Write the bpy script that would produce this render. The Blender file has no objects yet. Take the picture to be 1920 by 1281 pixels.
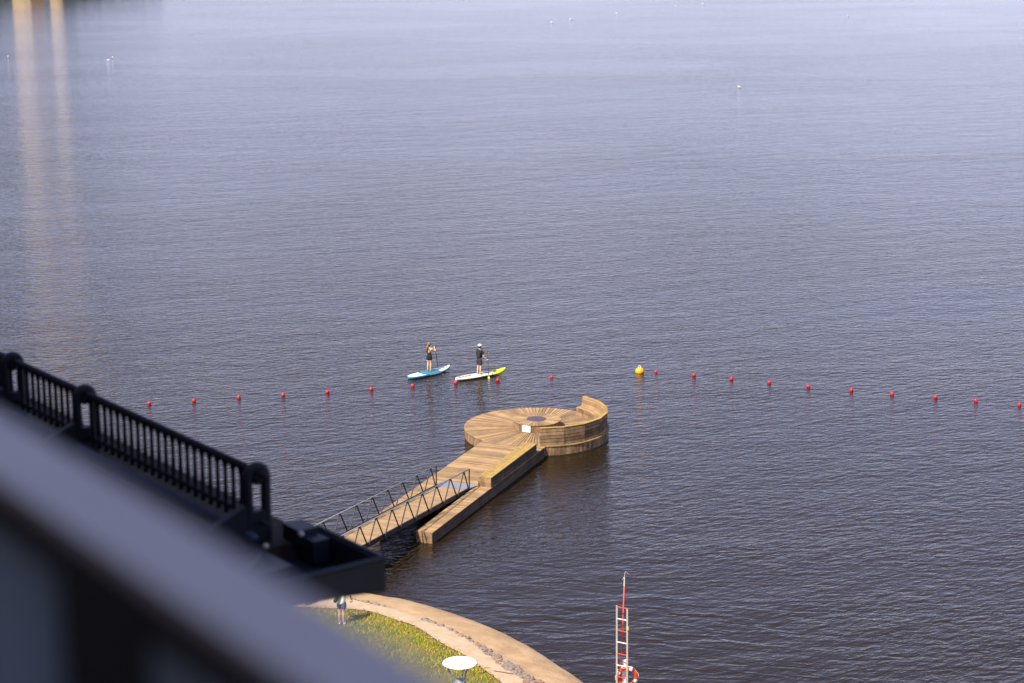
import bpy, bmesh, math, random
from mathutils import Vector, Matrix, noise
rnd = random.Random(7)
S = bpy.context.scene
COL = S.collection
R = math.radians
PI = math.pi

# ------------------------------------------------------------------ camera, world, sun, exposure
CAM_Z = 27.6
cd = bpy.data.cameras.new('camera'); cam = bpy.data.objects.new('camera', cd); COL.objects.link(cam)
cam.location = (0, 0, CAM_Z); cam.rotation_euler = (R(90 - 13.1), 0, 0)
cd.lens = 70; cd.sensor_width = 36; cd.clip_start = 0.05; cd.clip_end = 20000
cd.dof.use_dof = True; cd.dof.focus_distance = 100; cd.dof.aperture_fstop = 2.4
S.camera = cam

SUN_EL = 50; SUN_DIR = Vector((-0.656, -0.755, 0)).normalized()
sun_az = math.atan2(SUN_DIR.x, SUN_DIR.y)
world = bpy.data.worlds.new('World'); S.world = world; world.use_nodes = True
wt = world.node_tree; wt.nodes.clear()
wo = wt.nodes.new('ShaderNodeOutputWorld'); bg = wt.nodes.new('ShaderNodeBackground')
sky = wt.nodes.new('ShaderNodeTexSky'); sky.sky_type = 'NISHITA'; sky.sun_disc = False
sky.sun_elevation = R(SUN_EL); sky.sun_rotation = sun_az % (2 * PI)
sky.air_density = 1.0; sky.dust_density = 0.7; sky.ozone_density = 1.0; sky.altitude = 50
tint = wt.nodes.new('ShaderNodeMix'); tint.data_type = 'RGBA'; tint.blend_type = 'MULTIPLY'
tint.inputs[0].default_value = 1.0; tint.inputs[7].default_value = (0.94, 0.92, 1.22, 1)
bw = wt.nodes.new('ShaderNodeRGBToBW'); wt.links.new(sky.outputs[0], bw.inputs[0])
hz = wt.nodes.new('ShaderNodeMix'); hz.data_type = 'RGBA'; hz.inputs[0].default_value = 0.55   # thin high veil greys the sky
wt.links.new(sky.outputs[0], hz.inputs[6]); wt.links.new(bw.outputs[0], hz.inputs[7])
wt.links.new(hz.outputs[2], tint.inputs[6]); wt.links.new(tint.outputs[2], bg.inputs[0])
bg.inputs[1].default_value = 0.13
wt.links.new(bg.outputs[0], wo.inputs[0])
sl = bpy.data.lights.new('sun', 'SUN'); sl.energy = 5.0; sl.angle = R(0.5); sl.color = (1.0, 0.90, 0.76)
so = bpy.data.objects.new('sun', sl); COL.objects.link(so)
sv = Vector((SUN_DIR.x * math.cos(R(SUN_EL)), SUN_DIR.y * math.cos(R(SUN_EL)), math.sin(R(SUN_EL))))
so.rotation_euler = (-sv).to_track_quat('-Z', 'Y').to_euler(); so.location = (-30, -40, 80)
S.view_settings.view_transform = 'Standard'; S.view_settings.look = 'None'
S.view_settings.exposure = 0.72; S.view_settings.gamma = 1.0
S.render.engine = 'CYCLES'
S.cycles.use_denoising = True
S.cycles.max_bounces = 6; S.cycles.glossy_bounces = 3; S.cycles.diffuse_bounces = 3
S.cycles.sample_clamp_indirect = 8

# ------------------------------------------------------------------ materials
def mat(name, col, rough=0.6, metal=0.0, spec=0.5, var=0.0, scale=3.0, bump=0.0, bscale=20.0, island=0.0, col2=None, stretch=None):
    m = bpy.data.materials.new(name); m.use_nodes = True
    nt = m.node_tree; b = nt.nodes['Principled BSDF']
    b.inputs['Roughness'].default_value = rough; b.inputs['Metallic'].default_value = metal
    b.inputs['Specular IOR Level'].default_value = spec
    tc = nt.nodes.new('ShaderNodeTexCoord'); mp = nt.nodes.new('ShaderNodeMapping')
    nt.links.new(tc.outputs['Object'], mp.inputs[0])
    if stretch: mp.inputs['Scale'].default_value = stretch
    ns = nt.nodes.new('ShaderNodeTexNoise'); ns.inputs['Scale'].default_value = scale; ns.inputs['Detail'].default_value = 6
    ns.inputs['Roughness'].default_value = 0.65
    nt.links.new(mp.outputs[0], ns.inputs[0])
    mx = nt.nodes.new('ShaderNodeMix'); mx.data_type = 'RGBA'
    c2 = col2 if col2 else tuple(max(0, c * (1 - var)) for c in col)
    mx.inputs[6].default_value = (*col, 1); mx.inputs[7].default_value = (*c2, 1)
    cr = nt.nodes.new('ShaderNodeMapRange'); cr.inputs[1].default_value = 0.35; cr.inputs[2].default_value = 0.65
    nt.links.new(ns.outputs[0], cr.inputs[0])
    nt.links.new(cr.outputs[0], mx.inputs[0])
    out = mx.outputs[2]
    if island:
        g = nt.nodes.new('ShaderNodeNewGeometry')
        mr = nt.nodes.new('ShaderNodeMapRange'); mr.inputs[3].default_value = 1 - island; mr.inputs[4].default_value = 1 + island * 0.6
        nt.links.new(g.outputs['Random Per Island'], mr.inputs[0])
        vm = nt.nodes.new('ShaderNodeVectorMath'); vm.operation = 'SCALE'
        nt.links.new(out, vm.inputs[0]); nt.links.new(mr.outputs[0], vm.inputs['Scale'])
        out = vm.outputs[0]
    nt.links.new(out, b.inputs['Base Color'])
    if bump:
        n2 = nt.nodes.new('ShaderNodeTexNoise'); n2.inputs['Scale'].default_value = bscale; n2.inputs['Detail'].default_value = 5
        nt.links.new(mp.outputs[0], n2.inputs[0])
        bp = nt.nodes.new('ShaderNodeBump'); bp.inputs['Strength'].default_value = 1; bp.inputs['Distance'].default_value = bump
        nt.links.new(n2.outputs[0], bp.inputs['Height']); nt.links.new(bp.outputs[0], b.inputs['Normal'])
    return m

def water_material():
    m = bpy.data.materials.new('lake_water'); m.use_nodes = True
    nt = m.node_tree; N = nt.nodes; L = nt.links; b = N['Principled BSDF']
    b.inputs['Base Color'].default_value = (0.016, 0.010, 0.004, 1)
    b.inputs['IOR'].default_value = 1.333
    b.inputs['Specular IOR Level'].default_value = 0.5
    tc = N.new('ShaderNodeTexCoord')
    def layer(rot, sx, sy, amp, detail=2, rough=0.5, dist=0.0, off=0):
        mp = N.new('ShaderNodeMapping'); mp.vector_type = 'TEXTURE'
        mp.inputs['Rotation'].default_value = (0, 0, R(rot)); mp.inputs['Scale'].default_value = (sx, sy, 1)
        mp.inputs['Location'].default_value = (off, off * 1.7, 0)
        L.new(tc.outputs['Object'], mp.inputs[0])
        n = N.new('ShaderNodeTexNoise'); n.noise_dimensions = '2D'; n.inputs['Scale'].default_value = 1.0
        n.inputs['Detail'].default_value = detail; n.inputs['Roughness'].default_value = rough; n.inputs['Distortion'].default_value = dist
        L.new(mp.outputs[0], n.inputs[0])
        mu = N.new('ShaderNodeMath'); mu.operation = 'MULTIPLY'; mu.inputs[1].default_value = amp
        L.new(n.outputs[0], mu.inputs[0]); return mu.outputs[0]
    def add(a, c):
        s = N.new('ShaderNodeMath'); s.operation = 'ADD'; L.new(a, s.inputs[0]); L.new(c, s.inputs[1]); return s.outputs[0]
    h = add(layer(34, 0.85, 0.30, W_A1, 3, 0.55, 0.3), layer(2, 1.15, 0.42, W_A2, 3, 0.5, 0.4, 31))
    # sheltered water close to the shore: fewer short ripples, slow low swells instead
    vd = N.new('ShaderNodeVectorMath'); vd.operation = 'DISTANCE'; vd.inputs[1].default_value = (1.0, 68.5, 0)
    sc_ = N.new('ShaderNodeMapping'); sc_.vector_type = 'POINT'; sc_.inputs['Scale'].default_value = (1, 1, 1)
    L.new(tc.outputs['Object'], sc_.inputs[0]); L.new(sc_.outputs[0], vd.inputs[0])
    wob = layer(20, 4, 3, 5.0, 2, 0.5, 0.3, 5)
    dd = N.new('ShaderNodeMath'); dd.operation = 'ADD'; L.new(vd.outputs['Value'], dd.inputs[0]); L.new(wob, dd.inputs[1])
    def ramp(src, a, b_, c, d):
        q = N.new('ShaderNodeMapRange'); q.interpolation_type = 'SMOOTHSTEP'
        for i_, v_ in enumerate((a, b_, c, d)): q.inputs[i_ + 1].default_value = v_
        L.new(src, q.inputs[0]); return q.outputs[0]
    def mul(a, c):
        q = N.new('ShaderNodeMath'); q.operation = 'MULTIPLY'; L.new(a, q.inputs[0]); L.new(c, q.inputs[1]); return q.outputs[0]
    h = mul(h, ramp(dd.outputs[0], 7, 18, 0.40, 1.0))
    h = add(h, mul(layer(-8, 2.0, 0.62, 0.048, 2, 0.5, 0.6, 51), ramp(dd.outputs[0], 8, 19, 1.0, 0.0)))
    h = add(h, layer(24, 6.0, 2.2, W_A3, 1, 0.5, 0.2, 77))
    # calmer and rougher patches of wind
    pt = layer(15, 60, 22, 1.0, 3, 0.55, 0.6, 11)
    mr = N.new('ShaderNodeMapRange'); mr.inputs[1].default_value = 0.35; mr.inputs[2].default_value = 0.65
    mr.inputs[3].default_value = 0.78; mr.inputs[4].default_value = 1.15; L.new(pt, mr.inputs[0])
    mu = N.new('ShaderNodeMath'); mu.operation = 'MULTIPLY'; L.new(h, mu.inputs[0]); L.new(mr.outputs[0], mu.inputs[1])
    bp = N.new('ShaderNodeBump'); bp.inputs['Strength'].default_value = 1.0; bp.inputs['Distance'].default_value = 1.0
    # the open lake further from the shore lies calmer
    sx = N.new('ShaderNodeSeparateXYZ'); L.new(tc.outputs['Object'], sx.inputs[0])
    ca = N.new('ShaderNodeMapRange'); ca.inputs[1].default_value = 70; ca.inputs[2].default_value = 380
    ca.inputs[3].default_value = 1.0; ca.inputs[4].default_value = 0.42; L.new(sx.outputs[1], ca.inputs[0])
    m3 = N.new('ShaderNodeMath'); m3.operation = 'MULTIPLY'; L.new(mu.outputs[0], m3.inputs[0]); L.new(ca.outputs[0], m3.inputs[1])
    L.new(m3.outputs[0], bp.inputs['Height']); L.new(bp.outputs[0], b.inputs['Normal'])
    # ripples finer than the big waves roughen the open lake further out
    ro = N.new('ShaderNodeMapRange'); ro.inputs[1].default_value = 70; ro.inputs[2].default_value = 330
    ro.inputs[3].default_value = 0.05; ro.inputs[4].default_value = 0.12
    L.new(sx.outputs[1], ro.inputs[0]); L.new(ro.outputs[0], b.inputs['Roughness'])
    return m
W_A1, W_A2, W_A3 = 0.050, 0.046, 0.060

M = {}
M['deck'] = mat('sunlit_larch_boards', (0.37, 0.238, 0.110), 0.8, col2=(0.26, 0.165, 0.078), scale=1.6, island=0.36, bump=0.004, bscale=25)
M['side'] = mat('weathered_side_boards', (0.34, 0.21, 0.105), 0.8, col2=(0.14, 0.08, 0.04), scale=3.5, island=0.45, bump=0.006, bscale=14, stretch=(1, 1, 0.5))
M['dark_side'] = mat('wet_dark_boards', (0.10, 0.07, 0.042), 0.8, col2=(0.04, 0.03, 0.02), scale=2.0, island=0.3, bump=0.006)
M['clad'] = mat('shade_darkened_side_boards', (0.12, 0.077, 0.042), 0.8, col2=(0.05, 0.034, 0.02), scale=2.5, island=0.4, bump=0.006, bscale=14, stretch=(1, 1, 0.5))  # side boards in a darker colour that paints in shade on the long faces
M['algae'] = mat('wet_algae', (0.05, 0.045, 0.015), 0.5, col2=(0.015, 0.014, 0.006), scale=5)
M['moss'] = mat('mossy_boards', (0.40, 0.25, 0.06), 0.8, col2=(0.24, 0.17, 0.05), scale=4.0, island=0.25)
M['disc'] = mat('purple_grey_metal', (0.10, 0.07, 0.095), 0.5, metal=0.2, var=0.3, scale=5)
M['white'] = mat('white_paint', (0.85, 0.84, 0.80), 0.45, var=0.06, scale=6)
M['steel'] = mat('galvanised_steel', (0.30, 0.31, 0.33), 0.5, metal=0.1, var=0.25, scale=8)
M['dark_steel'] = mat('dark_steel', (0.022, 0.023, 0.027), 0.6, spec=0.3, metal=0.0, var=0.3, scale=6)
M['plate'] = mat('chequer_plate', (0.36, 0.37, 0.42), 0.45, metal=0.5, var=0.2, scale=9)
M['gdeck'] = mat('gangway_boards', (0.38, 0.25, 0.125), 0.8, col2=(0.29, 0.18, 0.085), scale=2.0, island=0.22)
M['red'] = mat('red_plastic', (0.50, 0.014, 0.035), 0.35, var=0.2, scale=9)
M['yellow'] = mat('yellow_vinyl', (0.90, 0.44, 0.01), 0.35, col2=(0.85, 0.32, 0.01), scale=6)
M['iron'] = mat('blue_black_iron', (0.010, 0.013, 0.024), 0.5, spec=0.25, metal=0.0, var=0.4, scale=6)
M['pipe'] = mat('navy_pipe', (0.028, 0.040, 0.080), 0.5, spec=0.35, var=0.3, scale=6)
M['ledge'] = mat('sooty_stone_ledge', (0.060, 0.050, 0.044), 0.9, spec=0.2, var=0.6, scale=3, bump=0.01, bscale=12)
M['zinc'] = mat('dark_zinc', (0.013, 0.019, 0.036), 0.5, spec=0.35, metal=0.0, var=0.3, scale=3)
M['handrail'] = mat('grey_blue_rail', (0.62, 0.585, 0.58), 0.55, var=0.12, scale=3)
M['under'] = mat('black_frame_and_rail_shade', (0.012, 0.012, 0.016), 0.6, var=0.3, scale=4)
M['pane'] = mat('tinted_pane', (0.05, 0.07, 0.12), 0.25, var=0.25, scale=2)
nt_ = M['pane'].node_tree; tr_ = nt_.nodes.new('ShaderNodeBsdfTranslucent'); tr_.inputs[0].default_value = (0.50, 0.56, 0.62, 1)
mx_ = nt_.nodes.new('ShaderNodeMixShader'); mx_.inputs[0].default_value = 0.6
nt_.links.new(nt_.nodes['Principled BSDF'].outputs[0], mx_.inputs[1]); nt_.links.new(tr_.outputs[0], mx_.inputs[2])
nt_.links.new(mx_.outputs[0], nt_.nodes['Material Output'].inputs[0])
M['facade'] = mat('plaster_facade', (0.33, 0.28, 0.24), 0.85, var=0.2, scale=1)
M['apron'] = mat('sandy_stone_apron', (0.48, 0.325, 0.175), 0.9, col2=(0.33, 0.21, 0.105), scale=1.1, bump=0.03, bscale=6)
M['path'] = mat('worn_concrete_path', (0.47, 0.355, 0.235), 0.9, col2=(0.38, 0.275, 0.17), scale=2.5, bump=0.01, bscale=12)
M['soil'] = mat('turf_soil', (0.13, 0.12, 0.02), 0.95, col2=(0.22, 0.15, 0.03), scale=1.4, bump=0.05, bscale=10)
M['grass'] = mat('grass_blades', (0.25, 0.34, 0.010), 0.7, col2=(0.46, 0.40, 0.012), scale=1.1, island=0.55)
M['leaves'] = mat('dry_leaves', (0.50, 0.28, 0.06), 0.8, col2=(0.28, 0.13, 0.03), scale=3, island=0.6)
M['rock'] = mat('grey_field_stone', (0.24, 0.195, 0.165), 0.9, col2=(0.08, 0.065, 0.055), scale=5, bump=0.02, bscale=14, island=0.3)
M['brownrock'] = mat('brown_field_stone', (0.34, 0.20, 0.12), 0.9, col2=(0.16, 0.09, 0.06), scale=5, bump=0.02, bscale=14)
M['skin'] = mat('tanned_skin', (0.62, 0.40, 0.23), 0.55, var=0.1, scale=8)
M['pinkskin'] = mat('pale_skin', (0.60, 0.36, 0.27), 0.55, var=0.1, scale=8)
M['hair'] = mat('blond_brown_hair', (0.13, 0.065, 0.025), 0.6, col2=(0.28, 0.16, 0.06), scale=14)
M['darkhair'] = mat('dark_hair', (0.03, 0.02, 0.015), 0.6, var=0.3, scale=14)
M['black'] = mat('black_fabric', (0.015, 0.014, 0.017), 0.85, var=0.4, scale=9)
M['darkgrey'] = mat('charcoal_fabric', (0.05, 0.043, 0.04), 0.85, var=0.3, scale=9)
M['denim'] = mat('blue_denim', (0.10, 0.14, 0.26), 0.85, var=0.3, scale=14)
M['shirt'] = mat('pale_shirt', (0.85, 0.86, 0.80), 0.8, var=0.12, scale=8, bump=0.01, bscale=14)
M['teal'] = mat('teal_board', (0.03, 0.22, 0.34), 0.4, var=0.1, scale=5)
M['tealpad'] = mat('teal_foam_pad', (0.02, 0.20, 0.28), 0.8, var=0.15, scale=9)
M['boardwhite'] = mat('board_white', (0.75, 0.80, 0.84), 0.35, var=0.05, scale=5)
M['cream'] = mat('board_cream', (0.62, 0.62, 0.50), 0.4, var=0.08, scale=5)
M['greyside'] = mat('board_grey_edge', (0.16, 0.17, 0.15), 0.5, var=0.2, scale=5)
M['lime'] = mat('lime_yellow', (0.62, 0.68, 0.01), 0.4, var=0.1, scale=5)
M['orange'] = mat('orange_red_paint', (0.62, 0.055, 0.010), 0.45, var=0.15, scale=6)
M['alu'] = mat('pale_aluminium', (0.55, 0.50, 0.45), 0.45, metal=0.3, var=0.12, scale=9)
M['rope'] = mat('white_rope', (0.75, 0.74, 0.66), 0.9, var=0.2, scale=30)
M['gull'] = mat('gull_white', (0.88, 0.88, 0.86), 0.7, var=0.04)
M['gullgrey'] = mat('gull_grey', (0.42, 0.43, 0.45), 0.7, var=0.1)
M['ochre'] = mat('ochre_plaster', (0.84, 0.60, 0.30), 0.9, var=0.08, scale=0.2)
M['glassdark'] = mat('dark_window', (0.05, 0.055, 0.07), 0.2, var=0.2)
M['roofdark'] = mat('dark_roof', (0.10, 0.07, 0.06), 0.8, var=0.2)
M['wood_far'] = mat('far_foliage', (0.045, 0.06, 0.02), 0.9, col2=(0.02, 0.03, 0.01), scale=0.3)
M['hill'] = mat('far_shore_green', (0.10, 0.11, 0.09), 1.0, var=0.3, scale=0.01)
M['water'] = water_material()

# ------------------------------------------------------------------ helpers
class MB:
    """collects faces in world coordinates; build() links them as one mesh object"""
    def __init__(s): s.v = []; s.f = []; s.mi = []
    def poly(s, pts, k=0):
        n = len(s.v); s.v += [Vector(p) for p in pts]; s.f.append(tuple(range(n, n + len(pts)))); s.mi.append(k)
    def hexa(s, b, t, k=0):
        """b,t : loops of equal length, bottom and top, counter-clockwise seen from above"""
        n = len(s.v); m = len(b); s.v += [Vector(p) for p in b] + [Vector(p) for p in t]
        s.f.append(tuple(range(n + m - 1, n - 1, -1))); s.f.append(tuple(range(n + m, n + 2 * m))); s.mi += [k, k]
        for i in range(m):
            j = (i + 1) % m; s.f.append((n + i, n + j, n + m + j, n + m + i)); s.mi.append(k)
    def prism(s, pts, z0, z1, k=0):
        s.hexa([(p[0], p[1], z0) for p in pts], [(p[0], p[1], z1) for p in pts], k)
    def box(s, c, ax, ay, az, k=0):
        c = Vector(c); ax = Vector(ax); ay = Vector(ay); az = Vector(az)
        q = [c - ax - ay, c + ax - ay, c + ax + ay, c - ax + ay]
        s.hexa([p - az for p in q], [p + az for p in q], k)
    def bar(s, p, q, w, h, up=(0, 0, 1), k=0):
        p = Vector(p); q = Vector(q); d = (q - p).normalized(); sd = d.cross(Vector(up)).normalized(); u2 = sd.cross(d)
        s.box((p + q) / 2, (q - p) / 2, sd * -w / 2, u2 * h / 2, k)
    def tube(s, pts, r, n=8, k=0, closed=False):
        pts = [Vector(p) for p in pts]; rs = r if isinstance(r, (list, tuple)) else [r] * len(pts)
        base = len(s.v); m = len(pts); prev = None
        for i, p in enumerate(pts):
            if closed: d = pts[(i + 1) % m] - pts[i - 1]
            else: d = pts[min(i + 1, m - 1)] - pts[max(i - 1, 0)]
            d.normalize()
            if prev is None:
                a = Vector((0, 0, 1)) if abs(d.z) < 0.9 else Vector((1, 0, 0)); prev = d.cross(a).normalized()
            a = (prev - d * prev.dot(d)).normalized(); b = d.cross(a); prev = a
            for j in range(n):
                t = 2 * PI * j / n; s.v.append(p + (a * math.cos(t) + b * math.sin(t)) * rs[i])
        for i in range(m if closed else m - 1):
            for j in range(n):
                a0 = base + i * n; b0 = base + ((i + 1) % m) * n; j2 = (j + 1) % n
                s.f.append((a0 + j, a0 + j2, b0 + j2, b0 + j)); s.mi.append(k)
        if not closed:
            s.f.append(tuple(base + j for j in range(n - 1, -1, -1))); s.mi.append(k)
            s.f.append(tuple(base + (m - 1) * n + j for j in range(n))); s.mi.append(k)
    def lathe(s, c, prof, n=24, k=0, axis=None):
        c = Vector(c); base = len(s.v); m = len(prof)
        q = Vector((0, 0, 1)).rotation_difference(Vector(axis)) if axis else None
        for (r, z) in prof:
            for j in range(n):
                t = 2 * PI * j / n; p = Vector((r * math.cos(t), r * math.sin(t), z))
                if q: p = q @ p
                s.v.append(c + p)
        for i in range(m - 1):
            for j in range(n):
                j2 = (j + 1) % n
                s.f.append((base + i * n + j, base + i * n + j2, base + (i + 1) * n + j2, base + (i + 1) * n + j)); s.mi.append(k)
    def ball(s, c, rx, ry=None, rz=None, nu=16, nv=10, k=0, rot=None):
        ry = ry or rx; rz = rz or rx; c = Vector(c); base = len(s.v)
        for i in range(nv + 1):
            ph = -PI / 2 + PI * i / nv
            for j in range(nu):
                t = 2 * PI * j / nu
                p = Vector((rx * math.cos(ph) * math.cos(t), ry * math.cos(ph) * math.sin(t), rz * math.sin(ph)))
                if rot: p = rot @ p
                s.v.append(c + p)
        for i in range(nv):
            for j in range(nu):
                j2 = (j + 1) % nu
                s.f.append((base + i * nu + j, base + i * nu + j2, base + (i + 1) * nu + j2, base + (i + 1) * nu + j)); s.mi.append(k)
    def build(s, name, m, parent=None, smooth=False, label=None):
        ms = m if isinstance(m, (list, tuple)) else [m]
        me = bpy.data.meshes.new(name)
        o = bpy.data.objects.new(name, me); COL.objects.link(o)
        off = Vector((0, 0, 0)); p = parent
        while p is not None: off += p.location; p = p.parent
        me.from_pydata([tuple(v - off) for v in s.v], [], s.f)
        for x in ms: me.materials.append(x)
        me.polygons.foreach_set('material_index', s.mi)
        if smooth: me.polygons.foreach_set('use_smooth', [True] * len(me.polygons))
        me.validate(); me.update()
        bm = bmesh.new(); bm.from_mesh(me)
        if smooth: bmesh.ops.remove_doubles(bm, verts=bm.verts, dist=1e-5)
        bmesh.ops.recalc_face_normals(bm, faces=bm.faces); bm.to_mesh(me); bm.free()
        if parent: o.parent = parent
        if label: o['label'] = label
        return o

def tag(o, label=None, cat=None, group=None, kind=None):
    if label: o['label'] = label
    if cat: o['category'] = cat
    if group: o['group'] = group
    if kind: o['kind'] = kind
    return o
def thing(name, label, cat, loc=(0, 0, 0), group=None):
    o = bpy.data.objects.new(name, None); COL.objects.link(o); o.location = loc; o.empty_display_size = 0.2
    return tag(o, label, cat, group)
def copy_tree(o, loc=None, parent=None, rotz=None):
    c = o.copy(); COL.objects.link(c); c.parent = parent
    if loc is not None: c.location = loc
    if rotz is not None: c.rotation_euler = (0, 0, rotz)
    for ch in list(o.children): copy_tree(ch, None, c)
    return c
def struct(o, cat='structure'): o['kind'] = 'structure'; return o

# ------------------------------------------------------------------ setting: lake, far shore, near shore
w = MB(); w.poly([(-4000, -300, 0), (4000, -300, 0), (4000, 9000, 0), (-4000, 9000, 0)])
struct(w.build('lake_water', M['water']))
w = MB(); w.poly([(-4000, -300, -3), (4000, -300, -3), (4000, 9000, -3), (-4000, 9000, -3)])
struct(w.build('lake_bed', M['soil']))

OUT = [(-80, 66), (-40, 74), (-20, 76), (-11, 75.2), (-7.095, 74.5), (-6.297, 74.077), (-5.441, 73.838), (-4.155, 73.245), (-2.877, 72.373), (-1.621, 71.295), (-0.398, 69.975), (0.779, 68.283), (1.897, 66.32), (2.606, 64.973), (3.441, 63.044), (4.3, 61.3), (5.6, 58.6), (9, 53), (20, 42), (60, 10), (90, -60)]
ROC = [(-82, 60), (-40, 70), (-20, 73), (-11, 72.6), (-7.3, 71.85), (-6.502, 71.662), (-5.981, 71.489), (-4.779, 70.749), (-3.359, 69.528), (-2.138, 68.293), (-1.142, 66.741), (-0.186, 65.01), (0.727, 63.406), (1.421, 61.872), (2.071, 59.943), (2.9, 57.0), (6, 51), (17, 40), (56, 8), (86, -60)]
GRA = [(-84, 57), (-40, 68.5), (-20, 71.6), (-11, 71.0), (-7.6, 70.5), (-6.794, 70.395), (-6.099, 70.351), (-5.177, 70.016), (-4.33, 69.237), (-3.51, 68.538), (-2.478, 66.87), (-1.594, 65.668), (-0.733, 64.03), (-0.271, 63.147), (0.265, 61.49), (0.772, 59.578), (1.5, 56.6), (4.4, 50), (15, 38.6), (54, 7), (84, -60)]
INN = [(-100, -60), (84, -61)]
def resample(pl, n, dens=None):
    P = [Vector((p[0], p[1])) for p in pl]; L = [0]
    for i in range(1, len(P)): L.append(L[-1] + (P[i] - P[i - 1]).length)
    # spread samples: dense where the camera sees the shore
    out = []
    def at(t):
        for i in range(1, len(P)):
            if t <= L[i] or i == len(P) - 1:
                f = (t - L[i - 1]) / max(1e-9, L[i] - L[i - 1])
                # catmull-rom
                p0 = P[max(i - 2, 0)]; p1 = P[i - 1]; p2 = P[i]; p3 = P[min(i + 1, len(P) - 1)]
                return 0.5 * ((2 * p1) + (p2 - p0) * f + (2 * p0 - 5 * p1 + 4 * p2 - p3) * f * f + (3 * p1 - p0 - 3 * p2 + p3) * f ** 3)
    # parameter knots: vertex-index based so all three lines correspond
    for i in range(n + 1):
        s = i / n * (len(P) - 1); k = min(int(s), len(P) - 2); f = s - k
        out.append(at(L[k] + f * (L[k + 1] - L[k])))
    return out
NS = 260
o_, r_, g_ = resample(OUT, NS), resample(ROC, NS), resample(GRA, NS)
def closest_strip(A, B):
    """for every point of A the nearest point on the sampled line B, kept monotone"""
    out = []; last = 0
    for a in A:
        j = min(range(last, len(B)), key=lambda q: (B[q] - a).length_squared); last = j; out.append(B[j])
    return out
fine_r = resample(ROC, 3000); fine_o = resample(OUT, 3000)
o2 = closest_strip(r_, fine_o)
def strip(name, m, A, B, za, zb, rows, amp, smooth=True, fr=0.6):
    me = MB(); grid = []
    for i in range(len(A)):
        row = []
        for j in range(rows + 1):
            t = j / rows; p = A[i].lerp(B[i], t); z = za + (zb - za) * (t ** fr)
            z += amp * noise.noise(Vector((p.x * 0.9, p.y * 0.9, 3))) + amp * 0.4 * noise.noise(Vector((p.x * 3, p.y * 3, 9)))
            row.append((p.x, p.y, z))
        grid.append(row)
    base = 0
    me.v = [Vector(p) for r in grid for p in r]; c = rows + 1
    for i in range(len(A) - 1):
        for j in range(rows):
            me.f.append((i * c + j, i * c + j + 1, (i + 1) * c + j + 1, (i + 1) * c + j)); me.mi.append(0)
    return struct(me.build(name, m, smooth=smooth))
# the apron runs on under the water so its edge is a real slope
o_low = [p + (p - q).normalized() * 0.5 for p, q in zip(o2, r_)]
strip('shore_apron', M['apron'], o2, r_, 0.16, 0.88, 6, 0.03)
strip('shore_toe', M['dark_side'], o_low, o2, -0.5, 0.163, 2, 0.0, fr=1)
fine_g = resample(GRA, 3000)
g2 = closest_strip(r_, fine_g)
strip('footpath', M['path'], r_, g2, 0.885, 0.955, 4, 0.006)
# lawn: a sheet from the path edge back to the building and beyond
def lawn():
    me = MB(); rows = 14
    grid = []
    for i, p in enumerate(g2):
        far = Vector((-140 + 220 * i / len(g2), -120))
        row = []
        for j in range(rows + 1):
            t = (j / rows) ** 2.6; q = p.lerp(far, t)
            z = 0.935 + min(0.15, (q - p).length * 0.02) + (0.05 * noise.noise(Vector((q.x * 0.5, q.y * 0.5, 0))) if j else 0)
            row.append((q.x, q.y, z))
        grid.append(row)
    c = rows + 1; me.v = [Vector(p) for r in grid for p in r]
    for i in range(len(grid) - 1):
        for j in range(rows):
            me.f.append((i * c + j, i * c + j + 1, (i + 1) * c + j + 1, (i + 1) * c + j)); me.mi.append(0)
    return struct(me.build('lawn', M['soil'], smooth=True))
lawn()

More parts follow.
